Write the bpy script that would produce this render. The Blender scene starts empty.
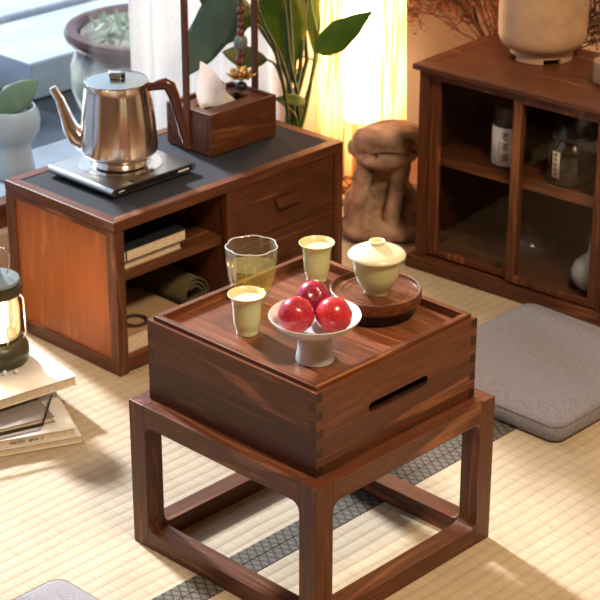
import bpy, bmesh, math, random
from mathutils import Vector, Matrix, noise
R = math.radians
PI = math.pi
sc = bpy.context.scene
C = sc.collection
random.seed(7)

# ------------------------------------------------------------------ camera
CAM = Vector((-1.79984, -1.71859, 1.54200)); YAW = 0.769572; PIT = 0.42916; F = 1888.92
FW = Vector((math.cos(YAW)*math.cos(PIT), math.sin(YAW)*math.cos(PIT), -math.sin(PIT)))
RT = Vector((math.sin(YAW), -math.cos(YAW), 0)); UP = RT.cross(FW)
cam = bpy.data.cameras.new('camera'); co = bpy.data.objects.new('camera', cam); C.objects.link(co)
co.matrix_world = Matrix(((RT.x, UP.x, -FW.x, CAM.x), (RT.y, UP.y, -FW.y, CAM.y), (RT.z, UP.z, -FW.z, CAM.z), (0, 0, 0, 1)))
cam.sensor_width = 36; cam.lens = F*36/600; cam.clip_start = .05
cam.dof.use_dof = True; cam.dof.focus_distance = 2.62; cam.dof.aperture_fstop = 14.0
sc.camera = co

def at(u, v, x=None, y=None, z=None):
    d = FW + RT*((u-300)/F) - UP*((v-300)/F)
    if z is not None: t = (z-CAM.z)/d.z
    elif y is not None: t = (y-CAM.y)/d.y
    else: t = (x-CAM.x)/d.x
    return CAM + d*t

# ------------------------------------------------------------------ materials
def newmat(name):
    m = bpy.data.materials.new(name); m.use_nodes = True
    nt = m.node_tree; nt.nodes.clear()
    o = nt.nodes.new('ShaderNodeOutputMaterial')
    b = nt.nodes.new('ShaderNodeBsdfPrincipled'); nt.links.new(b.outputs[0], o.inputs[0])
    return m, nt, b, o
def N(nt, t, **k):
    n = nt.nodes.new(t)
    for a, v in k.items():
        if a.startswith('i_'): n.inputs[a[2:].replace('_', ' ')].default_value = v
        else: setattr(n, a, v)
    return n
def L(nt, a, b): nt.links.new(a, b)
def plain(name, col, rough=.5, metal=0, spec=.5, noise_amt=0, nscale=30, bump=0, bscale=60, coat=0, trans=0, sss=0):
    m, nt, b, o = newmat(name)
    b.inputs['Base Color'].default_value = (*col, 1); b.inputs['Roughness'].default_value = rough
    b.inputs['Metallic'].default_value = metal; b.inputs['Specular IOR Level'].default_value = spec
    b.inputs['Coat Weight'].default_value = coat; b.inputs['Coat Roughness'].default_value = .1
    b.inputs['Transmission Weight'].default_value = trans
    if sss:
        b.inputs['Subsurface Weight'].default_value = sss; b.inputs['Subsurface Scale'].default_value = .01
    tc = N(nt, 'ShaderNodeTexCoord')
    if noise_amt:
        n = N(nt, 'ShaderNodeTexNoise', i_Scale=nscale, i_Detail=5.0); L(nt, tc.outputs['Object'], n.inputs['Vector'])
        r = N(nt, 'ShaderNodeValToRGB'); L(nt, n.outputs['Fac'], r.inputs[0])
        r.color_ramp.elements[0].position = .3; r.color_ramp.elements[1].position = .7
        r.color_ramp.elements[0].color = (*[c*(1-noise_amt) for c in col], 1)
        r.color_ramp.elements[1].color = (*[min(1, c*(1+noise_amt)) for c in col], 1)
        L(nt, r.outputs[0], b.inputs['Base Color'])
    if bump:
        n = N(nt, 'ShaderNodeTexNoise', i_Scale=bscale, i_Detail=4.0); L(nt, tc.outputs['Object'], n.inputs['Vector'])
        bp = N(nt, 'ShaderNodeBump', i_Strength=bump, i_Distance=.002); L(nt, n.outputs['Fac'], bp.inputs['Height']); L(nt, bp.outputs[0], b.inputs['Normal'])
    return m
def wood(name, dark, mid, light, axis='X', scale=1.0, seed=0.0, rough=.38, contrast=1.0):
    """walnut: noise stretched along the grain axis"""
    m, nt, b, o = newmat(name)
    tc = N(nt, 'ShaderNodeTexCoord')
    mp = N(nt, 'ShaderNodeMapping'); L(nt, tc.outputs['Object'], mp.inputs['Vector'])
    s = {'X': (1.6, 20, 20), 'Y': (20, 1.6, 20), 'Z': (20, 20, 1.6)}[axis]
    mp.inputs['Scale'].default_value = [a*scale for a in s]; mp.inputs['Location'].default_value = (seed*3.1, seed*1.7, seed*2.3)
    n1 = N(nt, 'ShaderNodeTexNoise', i_Scale=1.6, i_Detail=5.0, i_Distortion=1.2, i_Roughness=.55); L(nt, mp.outputs[0], n1.inputs['Vector'])
    # ring figure
    wv = N(nt, 'ShaderNodeMath', operation='MULTIPLY'); L(nt, n1.outputs['Fac'], wv.inputs[0]); wv.inputs[1].default_value = 20.0
    sn = N(nt, 'ShaderNodeMath', operation='SINE'); L(nt, wv.outputs[0], sn.inputs[0])
    mp2 = N(nt, 'ShaderNodeMapping'); L(nt, tc.outputs['Object'], mp2.inputs['Vector'])
    s2 = {'X': (10, 260, 260), 'Y': (260, 10, 260), 'Z': (260, 260, 10)}[axis]
    mp2.inputs['Scale'].default_value = s2
    n2 = N(nt, 'ShaderNodeTexNoise', i_Scale=1.0, i_Detail=3.0); L(nt, mp2.outputs[0], n2.inputs['Vector'])
    a1 = N(nt, 'ShaderNodeMath', operation='MULTIPLY_ADD'); L(nt, sn.outputs[0], a1.inputs[0]); a1.inputs[1].default_value = .10*contrast; L(nt, n1.outputs['Fac'], a1.inputs[2])
    a2 = N(nt, 'ShaderNodeMath', operation='MULTIPLY_ADD'); L(nt, n2.outputs['Fac'], a2.inputs[0]); a2.inputs[1].default_value = .35*contrast; L(nt, a1.outputs[0], a2.inputs[2])
    r = N(nt, 'ShaderNodeValToRGB'); L(nt, a2.outputs[0], r.inputs[0])
    e = r.color_ramp.elements; e[0].position = .36; e[0].color = (*dark, 1); e[1].position = 1.0; e[1].color = (*light, 1)
    k = e.new(.66); k.color = (*mid, 1)
    L(nt, r.outputs[0], b.inputs['Base Color'])
    b.inputs['Roughness'].default_value = rough; b.inputs['Specular IOR Level'].default_value = .35
    rr = N(nt, 'ShaderNodeMath', operation='MULTIPLY_ADD'); L(nt, n2.outputs['Fac'], rr.inputs[0]); rr.inputs[1].default_value = .25; rr.inputs[2].default_value = rough-.12; L(nt, rr.outputs[0], b.inputs['Roughness'])
    bp = N(nt, 'ShaderNodeBump', i_Strength=.12, i_Distance=.0006); L(nt, n2.outputs['Fac'], bp.inputs['Height']); L(nt, bp.outputs[0], b.inputs['Normal'])
    return m
WD = dict(dark=(.026, .009, .005), mid=(.112, .036, .015), light=(.31, .120, .050))
def walnut(name, axis, seed=0, k=1.0, **kw):
    return wood(name, *[tuple(c*k for c in WD[a]) for a in ('dark', 'mid', 'light')], axis=axis, seed=seed, **kw)
M = {}
M['wx'] = walnut('walnut_x', 'X', 1); M['wy'] = walnut('walnut_y', 'Y', 2); M['wz'] = walnut('walnut_z', 'Z', 3)
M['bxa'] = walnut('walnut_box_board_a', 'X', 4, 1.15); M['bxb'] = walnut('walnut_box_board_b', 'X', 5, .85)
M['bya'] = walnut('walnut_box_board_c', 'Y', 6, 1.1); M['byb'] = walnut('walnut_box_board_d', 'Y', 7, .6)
M['endg'] = walnut('walnut_end_grain', 'Z', 8, .35)
M['tray'] = [walnut('walnut_tray_board_%s' % c, 'Y', 9+i, k) for i, (c, k) in enumerate((('a', 1.6), ('b', 1.2), ('c', 1.75), ('d', 1.35)))]
M['rim'] = walnut('walnut_tray_rim', 'X', 14, 1.2, rough=.3)
M['cabx'] = walnut('cabinet_walnut_x', 'X', 15, 1.0); M['caby'] = walnut('cabinet_walnut_y', 'Y', 16, 1.0); M['cabz'] = walnut('cabinet_walnut_z', 'Z', 17, .95)
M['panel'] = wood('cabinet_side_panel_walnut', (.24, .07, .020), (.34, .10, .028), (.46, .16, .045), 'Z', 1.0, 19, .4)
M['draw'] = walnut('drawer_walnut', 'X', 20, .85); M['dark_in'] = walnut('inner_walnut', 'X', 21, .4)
M['disc'] = walnut('turned_walnut', 'Y', 22, 1.1, rough=.35); M['discbase'] = plain('blackened_wood', (.012, .008, .007), .4)
M['tissue_wood'] = walnut('tissue_box_walnut', 'X', 23, .9)

def cloth(name, col, col2, scale=900, rough=.95, bump=.4):
    m, nt, b, o = newmat(name)
    tc = N(nt, 'ShaderNodeTexCoord')
    n = N(nt, 'ShaderNodeTexNoise', i_Scale=scale, i_Detail=2.0); L(nt, tc.outputs['Object'], n.inputs['Vector'])
    r = N(nt, 'ShaderNodeValToRGB'); L(nt, n.outputs['Fac'], r.inputs[0])
    r.color_ramp.elements[0].position = .35; r.color_ramp.elements[1].position = .65
    r.color_ramp.elements[0].color = (*col, 1); r.color_ramp.elements[1].color = (*col2, 1)
    L(nt, r.outputs[0], b.inputs['Base Color']); b.inputs['Roughness'].default_value = rough
    b.inputs['Sheen Weight'].default_value = .2
    bp = N(nt, 'ShaderNodeBump', i_Strength=bump, i_Distance=.001); L(nt, n.outputs['Fac'], bp.inputs['Height']); L(nt, bp.outputs[0], b.inputs['Normal'])
    return m
M['cushion'] = cloth('grey_woven_cloth', (.165, .158, .178), (.30, .288, .32), 420)
M['cushion2'] = cloth('pale_grey_woven_cloth', (.20, .195, .215), (.33, .32, .35), 420)
M['slate'] = cloth('slate_grey_inlay', (.022, .026, .036), (.034, .038, .050), 600, .8, .15)

M['slate'].node_tree.nodes['Principled BSDF'].inputs['Sheen Weight'].default_value = 0
M['slate'].node_tree.nodes['Principled BSDF'].inputs['Specular IOR Level'].default_value = .2
def tatami():
    m, nt, b, o = newmat('tatami_rush_weave')
    tc = N(nt, 'ShaderNodeTexCoord'); sx = N(nt, 'ShaderNodeSeparateXYZ'); L(nt, tc.outputs['Object'], sx.inputs[0])
    def M2(op, a, b_, c=None):
        n = N(nt, 'ShaderNodeMath', operation=op)
        for i, v in enumerate((a, b_, c)):
            if v is None: continue
            if isinstance(v, (int, float)): n.inputs[i].default_value = v
            else: L(nt, v, n.inputs[i])
        return n.outputs[0]
    wob = N(nt, 'ShaderNodeTexNoise', i_Scale=5.0, i_Detail=2.0); L(nt, tc.outputs['Object'], wob.inputs['Vector'])
    y = M2('MULTIPLY_ADD', wob.outputs['Fac'], .012, sx.outputs['Y'])
    x = M2('MULTIPLY_ADD', wob.outputs['Fac'], .010, sx.outputs['X'])
    cy = M2('ABSOLUTE', M2('SINE', M2('MULTIPLY', y, PI/.0225), 0), 0)           # 0 at groove
    cx = M2('ABSOLUTE', M2('SINE', M2('MULTIPLY', x, PI/.0225), 0), 0)
    gy = M2('POWER', cy, .35); gx = M2('MULTIPLY_ADD', M2('POWER', cx, .3), .45, .55)
    mp = N(nt, 'ShaderNodeMapping'); L(nt, tc.outputs['Object'], mp.inputs['Vector']); mp.inputs['Scale'].default_value = (700, 22, 1)
    st = N(nt, 'ShaderNodeTexNoise', i_Scale=1.0, i_Detail=3.0); L(nt, mp.outputs[0], st.inputs['Vector'])
    big = N(nt, 'ShaderNodeTexNoise', i_Scale=9.0, i_Detail=4.0); L(nt, tc.outputs['Object'], big.inputs['Vector'])
    f = M2('ADD', M2('MULTIPLY', st.outputs['Fac'], .6), M2('MULTIPLY', big.outputs['Fac'], .4))
    r = N(nt, 'ShaderNodeValToRGB'); L(nt, f, r.inputs[0]); e = r.color_ramp.elements
    e[0].position = .32; e[0].color = (.39, .300, .185, 1); e[1].position = .68; e[1].color = (.585, .50, .355, 1)
    g = M2('MULTIPLY', gy, gx)
    mx = N(nt, 'ShaderNodeMix', data_type='RGBA'); L(nt, M2('MULTIPLY_ADD', g, .55, .45), mx.inputs['Factor'])
    mx.inputs['A'].default_value = (.29, .22, .13, 1); L(nt, r.outputs[0], mx.inputs['B'])
    L(nt, mx.outputs['Result'], b.inputs['Base Color']); b.inputs['Roughness'].default_value = .6
    h = M2('MULTIPLY_ADD', st.outputs['Fac'], .15, M2('MULTIPLY', M2('POWER', cy, .6), M2('MULTIPLY_ADD', M2('POWER', cx, .3), .5, .5)))
    bp = N(nt, 'ShaderNodeBump', i_Strength=.35, i_Distance=.0022); L(nt, h, bp.inputs['Height']); L(nt, bp.outputs[0], b.inputs['Normal'])
    return m
M['tatami'] = tatami()
def border_cloth():
    m, nt, b, o = newmat('black_diamond_brocade')
    tc = N(nt, 'ShaderNodeTexCoord'); sx = N(nt, 'ShaderNodeSeparateXYZ'); L(nt, tc.outputs['Object'], sx.inputs[0])
    def M2(op, a, b_=0.0, c=None):
        n = N(nt, 'ShaderNodeMath', operation=op)
        for i, v in enumerate((a, b_, c)):
            if v is None: continue
            if isinstance(v, (int, float)): n.inputs[i].default_value = v
            else: L(nt, v, n.inputs[i])
        return n.outputs[0]
    p = .0155
    yy = M2('MULTIPLY', sx.outputs['Y'], .62); a = M2('MULTIPLY', M2('ADD', sx.outputs['X'], yy), 1/p); c = M2('MULTIPLY', M2('SUBTRACT', sx.outputs['X'], yy), 1/p)
    da = M2('ABSOLUTE', M2('SUBTRACT', M2('FRACT', a), .5)); dc = M2('ABSOLUTE', M2('SUBTRACT', M2('FRACT', c), .5))
    mxd = M2('MAXIMUM', da, dc)                       # lines near .5, centre near 0
    line = M2('GREATER_THAN', mxd, .43); dot = M2('LESS_THAN', mxd, .14); ring = M2('MULTIPLY', M2('GREATER_THAN', mxd, .25), M2('LESS_THAN', mxd, .31))
    k = M2('MULTIPLY_ADD', M2('MAXIMUM', dot, ring), .5, .45); k = M2('MULTIPLY', k, M2('SUBTRACT', 1.0, line))
    th = N(nt, 'ShaderNodeTexNoise', i_Scale=900.0); L(nt, tc.outputs['Object'], th.inputs['Vector'])
    k = M2('MULTIPLY', k, M2('MULTIPLY_ADD', th.outputs['Fac'], .9, .2))
    mx = N(nt, 'ShaderNodeMix', data_type='RGBA'); L(nt, k, mx.inputs['Factor'])
    mx.inputs['A'].default_value = (.014, .014, .017, 1); mx.inputs['B'].default_value = (.26, .21, .13, 1)
    L(nt, mx.outputs['Result'], b.inputs['Base Color']); b.inputs['Roughness'].default_value = .8
    return m
M['border'] = border_cloth()

def glassy(name, tint=(1, 1, 1), base=.04, edge=.6, rough=.02, body=0.0, bodycol=(.8, .8, .8)):
    """thin clear wall: mostly passes light, reflects more at grazing angles"""
    m = bpy.data.materials.new(name); m.use_nodes = True; nt = m.node_tree; nt.nodes.clear()
    o = nt.nodes.new('ShaderNodeOutputMaterial')
    t = N(nt, 'ShaderNodeBsdfTransparent'); t.inputs[0].default_value = (*tint, 1)
    g = N(nt, 'ShaderNodeBsdfGlossy'); g.inputs['Roughness'].default_value = rough
    lw = N(nt, 'ShaderNodeLayerWeight', i_Blend=.35)
    r = N(nt, 'ShaderNodeMath', operation='MULTIPLY_ADD'); L(nt, lw.outputs['Facing'], r.inputs[0]); r.inputs[1].default_value = edge; r.inputs[2].default_value = base
    mx = N(nt, 'ShaderNodeMixShader'); L(nt, r.outputs[0], mx.inputs[0]); L(nt, t.outputs[0], mx.inputs[1]); L(nt, g.outputs[0], mx.inputs[2])
    out = mx.outputs[0]
    if body:
        d = N(nt, 'ShaderNodeBsdfDiffuse'); d.inputs[0].default_value = (*bodycol, 1)
        m2 = N(nt, 'ShaderNodeMixShader'); m2.inputs[0].default_value = body; L(nt, out, m2.inputs[1]); L(nt, d.outputs[0], m2.inputs[2]); out = m2.outputs[0]
    L(nt, out, o.inputs[0]); return m
M['pane'] = glassy('window_glass', (.93, .96, 1), .03, .25, .02)
M['door_glass'] = glassy('cabinet_door_glass', (.93, .92, .90), .02, .05, .03)
M['cup_glass'] = glassy('clear_drinking_glass', (.985, .985, .97), .015, .33, .05, .012, (.9, .9, .85))
M['lantern_glass'] = glassy('lantern_chimney_glass', (.97, .93, .87), .06, .4, .08, .06, (.9, .8, .65))
M['tea_liquid'] = glassy('pale_green_tea', (.94, .90, .50), .02, .05, .03, .09, (.90, .82, .25))
M['cup_tea'] = plain('milky_pale_tea', (.74, .73, .50), .15)
M['celadon'] = plain('pale_green_celadon_glaze', (.68, .68, .36), .25, coat=.5, sss=.15)
M['celadon_lid'] = plain('pale_cream_green_glaze', (.74, .75, .52), .25, coat=.5, sss=.15)
M['porcelain'] = plain('white_porcelain', (.75, .79, .81), .2, coat=.6)
M['knobgreen'] = plain('olive_green_glaze', (.45, .48, .18), .3)
M['steel'] = plain('brushed_stainless_steel', (.80, .76, .72), .16, 1.0)
M['steel_lid'] = plain('satin_steel_lid', (.40, .46, .45), .25, 1.0)
M['plate_steel'] = plain('satin_plate_steel', (.50, .49, .46), .28, 1.0)
M['chrome'] = plain('bright_chrome_wire', (.8, .78, .74), .15, 1.0)
M['black'] = plain('matt_black_plastic', (.012, .011, .011), .4)
M['handle_wood'] = plain('dark_red_walnut_handle', (.075, .018, .012), .3, coat=.3)
M['paper'] = plain('cream_page_edges', (.68, .58, .42), .9, noise_amt=.12, nscale=200)
M['white_cover'] = plain('white_book_cover', (.72, .70, .66), .5)
M['grey_cover'] = plain('grey_brown_book_cover', (.22, .19, .17), .6)
M['navy_cover'] = plain('dark_navy_book_cover', (.012, .016, .024), .6)
M['kraft'] = plain('pale_tan_book_cover', (.40, .27, .15), .7)
M['ink'] = plain('brown_black_ink', (.05, .02, .015), .7)
M['red_ink'] = plain('dark_red_ink', (.25, .03, .02), .7)
M['olive'] = plain('olive_green_enamel', (.055, .050, .022), .35, noise_amt=.15, nscale=20)
M['greyblue'] = plain('grey_blue_painted_metal', (.20, .26, .28), .4)
M['olive_cloth'] = cloth('olive_canvas', (.075, .055, .018), (.12, .085, .03), 300)
M['olive_dark'] = cloth('dark_canvas', (.012, .011, .008), (.02, .018, .012), 300)
M['stone'] = plain('weathered_sandstone', (.33, .215, .145), .9, noise_amt=.6, nscale=18, bump=.9, bscale=140)
M['planter'] = plain('beige_stoneware', (.52, .345, .205), .6, noise_amt=.15, nscale=22, bump=.15, bscale=120)
M['soil'] = plain('dark_soil', (.02, .015, .01), .95, noise_amt=.6, nscale=80, bump=1, bscale=80)
M['moss'] = plain('mossy_soil', (.12, .13, .10), .95, noise_amt=.7, nscale=25, bump=1, bscale=60)
M['bark'] = plain('pale_bark', (.45, .40, .33), .8, noise_amt=.4, nscale=30)
M['twig'] = plain('brown_twig', (.06, .022, .012), .8)
M['blossom'] = plain('dried_red_brown_blossom', (.17, .06, .04), .9, noise_amt=.5, nscale=60)

M['wall_dim'] = plain('brown_plaster', (.26, .19, .14), .9)
M['wall'] = plain('warm_plaster', (.80, .70, .57), .9, noise_amt=.06, nscale=6, bump=.1, bscale=60)
M['trimwood'] = walnut('window_frame_wood', 'X', 31, 1.0)
M['plank'] = wood('floor_plank', (.16, .08, .04), (.28, .15, .08), (.38, .22, .12), 'X', .6, 30)
M['tin_label'] = plain('white_paper_label', (.88, .90, .93), .6)
M['cream_label'] = plain('cream_paper_label', (.80, .70, .58), .6)
M['tin'] = plain('black_tea_tin', (.02, .02, .024), .3, coat=.3)
M['smoked'] = plain('smoky_brown_jar', (.028, .018, .012), .18, coat=.6, noise_amt=.4, nscale=14)
M['bead_red'] = plain('dark_red_bead', (.12, .02, .015), .25)
M['bead_blue'] = plain('grey_blue_bead', (.13, .17, .20), .3)
M['brass'] = plain('aged_gold_metal', (.55, .36, .14), .35, 1.0)
M['wicker'] = plain('woven_brown_wicker', (.26, .12, .04), .7, noise_amt=.3, nscale=60)
M['ledge'] = plain('grey_blue_stone', (.16, .21, .26), .5, noise_amt=.25, nscale=12)
M['snow'] = plain('pale_painted_planks', (.34, .41, .48), .6, noise_amt=.12, nscale=8)
M['wet'] = plain('dark_wet_ground', (.022, .028, .036), .2, noise_amt=.6, nscale=9)
M['candle'] = plain('tan_clay', (.42, .24, .13), .6)
def leafmat(name, c1, c2, tr=.45):
    m = bpy.data.materials.new(name); m.use_nodes = True; nt = m.node_tree; nt.nodes.clear()
    o = nt.nodes.new('ShaderNodeOutputMaterial'); tc = N(nt, 'ShaderNodeTexCoord')
    n = N(nt, 'ShaderNodeTexNoise', i_Scale=9.0, i_Detail=3.0); L(nt, tc.outputs['Object'], n.inputs['Vector'])
    r = N(nt, 'ShaderNodeValToRGB'); L(nt, n.outputs['Fac'], r.inputs[0]); r.color_ramp.elements[0].position = .35; r.color_ramp.elements[1].position = .65
    r.color_ramp.elements[0].color = (*c1, 1); r.color_ramp.elements[1].color = (*c2, 1)
    b = N(nt, 'ShaderNodeBsdfPrincipled', i_Roughness=.6); L(nt, r.outputs[0], b.inputs['Base Color'])
    t = N(nt, 'ShaderNodeBsdfTranslucent'); L(nt, r.outputs[0], t.inputs[0])
    mx = N(nt, 'ShaderNodeMixShader'); mx.inputs[0].default_value = tr; L(nt, b.outputs[0], mx.inputs[1]); L(nt, t.outputs[0], mx.inputs[2]); L(nt, mx.outputs[0], o.inputs[0])
    return m
M['leaf'] = leafmat('green_leaf', (.05, .12, .012), (.12, .22, .02), .5)
M['leafdk'] = leafmat('deep_green_leaf', (.018, .055, .016), (.035, .09, .02), .3)
M['leafteal'] = leafmat('blue_green_leaf', (.04, .10, .085), (.07, .15, .12), .3)
M['orchid'] = leafmat('pale_green_leaf', (.14, .24, .14), (.2, .32, .18), .3)
M['tissue'] = leafmat('soft_tissue_paper', (.86, .82, .80), (.92, .89, .87), .5)
def curtain_mat():
    m = bpy.data.materials.new('sheer_linen'); m.use_nodes = True; nt = m.node_tree; nt.nodes.clear()
    o = nt.nodes.new('ShaderNodeOutputMaterial'); d = N(nt, 'ShaderNodeBsdfDiffuse'); d.inputs[0].default_value = (.8, .77, .72, 1)
    t = N(nt, 'ShaderNodeBsdfTranslucent'); t.inputs[0].default_value = (.85, .85, .84, 1)
    tr = N(nt, 'ShaderNodeBsdfTransparent')
    tc = N(nt, 'ShaderNodeTexCoord'); mp = N(nt, 'ShaderNodeMapping'); mp.inputs['Scale'].default_value = (400, 400, 60); L(nt, tc.outputs['Object'], mp.inputs[0])
    n = N(nt, 'ShaderNodeTexNoise', i_Scale=1.0); L(nt, mp.outputs[0], n.inputs['Vector'])
    k = N(nt, 'ShaderNodeMath', operation='MULTIPLY_ADD'); L(nt, n.outputs['Fac'], k.inputs[0]); k.inputs[1].default_value = .3; k.inputs[2].default_value = .15
    a = N(nt, 'ShaderNodeMixShader'); a.inputs[0].default_value = .5; L(nt, d.outputs[0], a.inputs[1]); L(nt, t.outputs[0], a.inputs[2])
    b = N(nt, 'ShaderNodeMixShader'); L(nt, k.outputs[0], b.inputs[0]); L(nt, a.outputs[0], b.inputs[1]); L(nt, tr.outputs[0], b.inputs[2])
    L(nt, b.outputs[0], o.inputs[0]); return m
M['curtain'] = curtain_mat()
def shade_mat():
    m = bpy.data.materials.new('reed_lamp_shade'); m.use_nodes = True; nt = m.node_tree; nt.nodes.clear()
    o = nt.nodes.new('ShaderNodeOutputMaterial'); d = N(nt, 'ShaderNodeBsdfDiffuse')
    t = N(nt, 'ShaderNodeBsdfTranslucent'); tr = N(nt, 'ShaderNodeBsdfTransparent')
    tc = N(nt, 'ShaderNodeTexCoord'); mp = N(nt, 'ShaderNodeMapping'); mp.inputs['Scale'].default_value = (160, 160, 5); L(nt, tc.outputs['Object'], mp.inputs[0])
    n = N(nt, 'ShaderNodeTexNoise', i_Scale=1.0, i_Detail=2.0); L(nt, mp.outputs[0], n.inputs['Vector'])
    r = N(nt, 'ShaderNodeValToRGB'); L(nt, n.outputs['Fac'], r.inputs[0]); r.color_ramp.elements[0].position = .4; r.color_ramp.elements[1].position = .6
    r.color_ramp.elements[0].color = (.20, .09, .03, 1); r.color_ramp.elements[1].color = (.62, .38, .19, 1)
    L(nt, r.outputs[0], d.inputs[0]); L(nt, r.outputs[0], t.inputs[0])
    a = N(nt, 'ShaderNodeMixShader'); a.inputs[0].default_value = .6; L(nt, d.outputs[0], a.inputs[1]); L(nt, t.outputs[0], a.inputs[2])
    b = N(nt, 'ShaderNodeMixShader'); b.inputs[0].default_value = .16; L(nt, a.outputs[0], b.inputs[1]); L(nt, tr.outputs[0], b.inputs[2])
    L(nt, b.outputs[0], o.inputs[0]); return m
M['shade'] = shade_mat()
def emit(name, col, s):
    m = bpy.data.materials.new(name); m.use_nodes = True; nt = m.node_tree; nt.nodes.clear()
    o = nt.nodes.new('ShaderNodeOutputMaterial'); e = N(nt, 'ShaderNodeEmission', i_Strength=s); e.inputs[0].default_value = (*col, 1); L(nt, e.outputs[0], o.inputs[0]); return m
M['bulb'] = emit('glowing_lamp_tube', (1, .66, .36), 60)
M['filament'] = emit('glowing_lantern_element', (1, .78, .5), 26)
def plum_mat(name, c1, c2, off):
    m, nt, b, o = newmat(name)
    tc = N(nt, 'ShaderNodeTexCoord'); mp = N(nt, 'ShaderNodeMapping'); mp.inputs['Location'].default_value = off; L(nt, tc.outputs['Object'], mp.inputs[0])
    n = N(nt, 'ShaderNodeTexNoise', i_Scale=22.0, i_Detail=3.0, i_Distortion=.6); L(nt, mp.outputs[0], n.inputs['Vector'])
    r = N(nt, 'ShaderNodeValToRGB'); L(nt, n.outputs['Fac'], r.inputs[0]); r.color_ramp.elements[0].position = .36; r.color_ramp.elements[1].position = .66
    r.color_ramp.elements[0].color = (*c1, 1); r.color_ramp.elements[1].color = (*c2, 1)
    v = N(nt, 'ShaderNodeTexVoronoi', i_Scale=260.0); L(nt, tc.outputs['Object'], v.inputs['Vector'])
    s = N(nt, 'ShaderNodeMath', operation='LESS_THAN'); L(nt, v.outputs['Distance'], s.inputs[0]); s.inputs[1].default_value = .16
    mx = N(nt, 'ShaderNodeMix', data_type='RGBA'); sm = N(nt, 'ShaderNodeMath', operation='MULTIPLY'); L(nt, s.outputs[0], sm.inputs[0]); sm.inputs[1].default_value = .45
    L(nt, sm.outputs[0], mx.inputs['Factor']); L(nt, r.outputs[0], mx.inputs['A']); mx.inputs['B'].default_value = (.75, .35, .25, 1)
    L(nt, mx.outputs['Result'], b.inputs['Base Color']); b.inputs['Roughness'].default_value = .25; b.inputs['Coat Weight'].default_value = .3
    return m
M['plum_a'] = plum_mat('red_plum_skin', (.28, .01, .03), (.58, .03, .045), (0, 0, 0)); M['plum_b'] = plum_mat('bright_red_plum_skin', (.42, .012, .03), (.68, .05, .04), (3, 1, 2)); M['plum_c'] = plum_mat('dark_purple_plum_skin', (.10, .006, .03), (.34, .015, .045), (5, 2, 0))
def glaze_pot():
    m, nt, b, o = newmat('brown_rim_celadon_glaze')
    tc = N(nt, 'ShaderNodeTexCoord'); s = N(nt, 'ShaderNodeSeparateXYZ'); L(nt, tc.outputs['Object'], s.inputs[0])
    n = N(nt, 'ShaderNodeTexNoise', i_Scale=1.0, i_Detail=4.0); mp = N(nt, 'ShaderNodeMapping'); mp.inputs['Scale'].default_value = (25, 25, 3); L(nt, tc.outputs['Object'], mp.inputs[0]); L(nt, mp.outputs[0], n.inputs['Vector'])
    a = N(nt, 'ShaderNodeMath', operation='MULTIPLY_ADD'); L(nt, n.outputs['Fac'], a.inputs[0]); a.inputs[1].default_value = .07; L(nt, s.outputs['Z'], a.inputs[2])
    k = N(nt, 'ShaderNodeMapRange'); L(nt, a.outputs[0], k.inputs[0]); k.inputs['From Min'].default_value = .03; k.inputs['From Max'].default_value = .275
    r = N(nt, 'ShaderNodeValToRGB'); L(nt, k.outputs[0], r.inputs[0]); e = r.color_ramp.elements
    e[0].position = 0; e[0].color = (.10, .22, .17, 1); e[1].position = 1; e[1].color = (.085, .032, .022, 1)
    for p, c in ((.40, (.26, .38, .30)), (.72, (.46, .47, .36)), (.84, (.30, .31, .30)), (.90, (.07, .03, .025))):
        q = e.new(p); q.color = (*c, 1)
    L(nt, r.outputs[0], b.inputs['Base Color']); b.inputs['Roughness'].default_value = .3; b.inputs['Coat Weight'].default_value = .1; b.inputs['Specular IOR Level'].default_value = .3
    return m
M['glazepot'] = glaze_pot()

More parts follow.
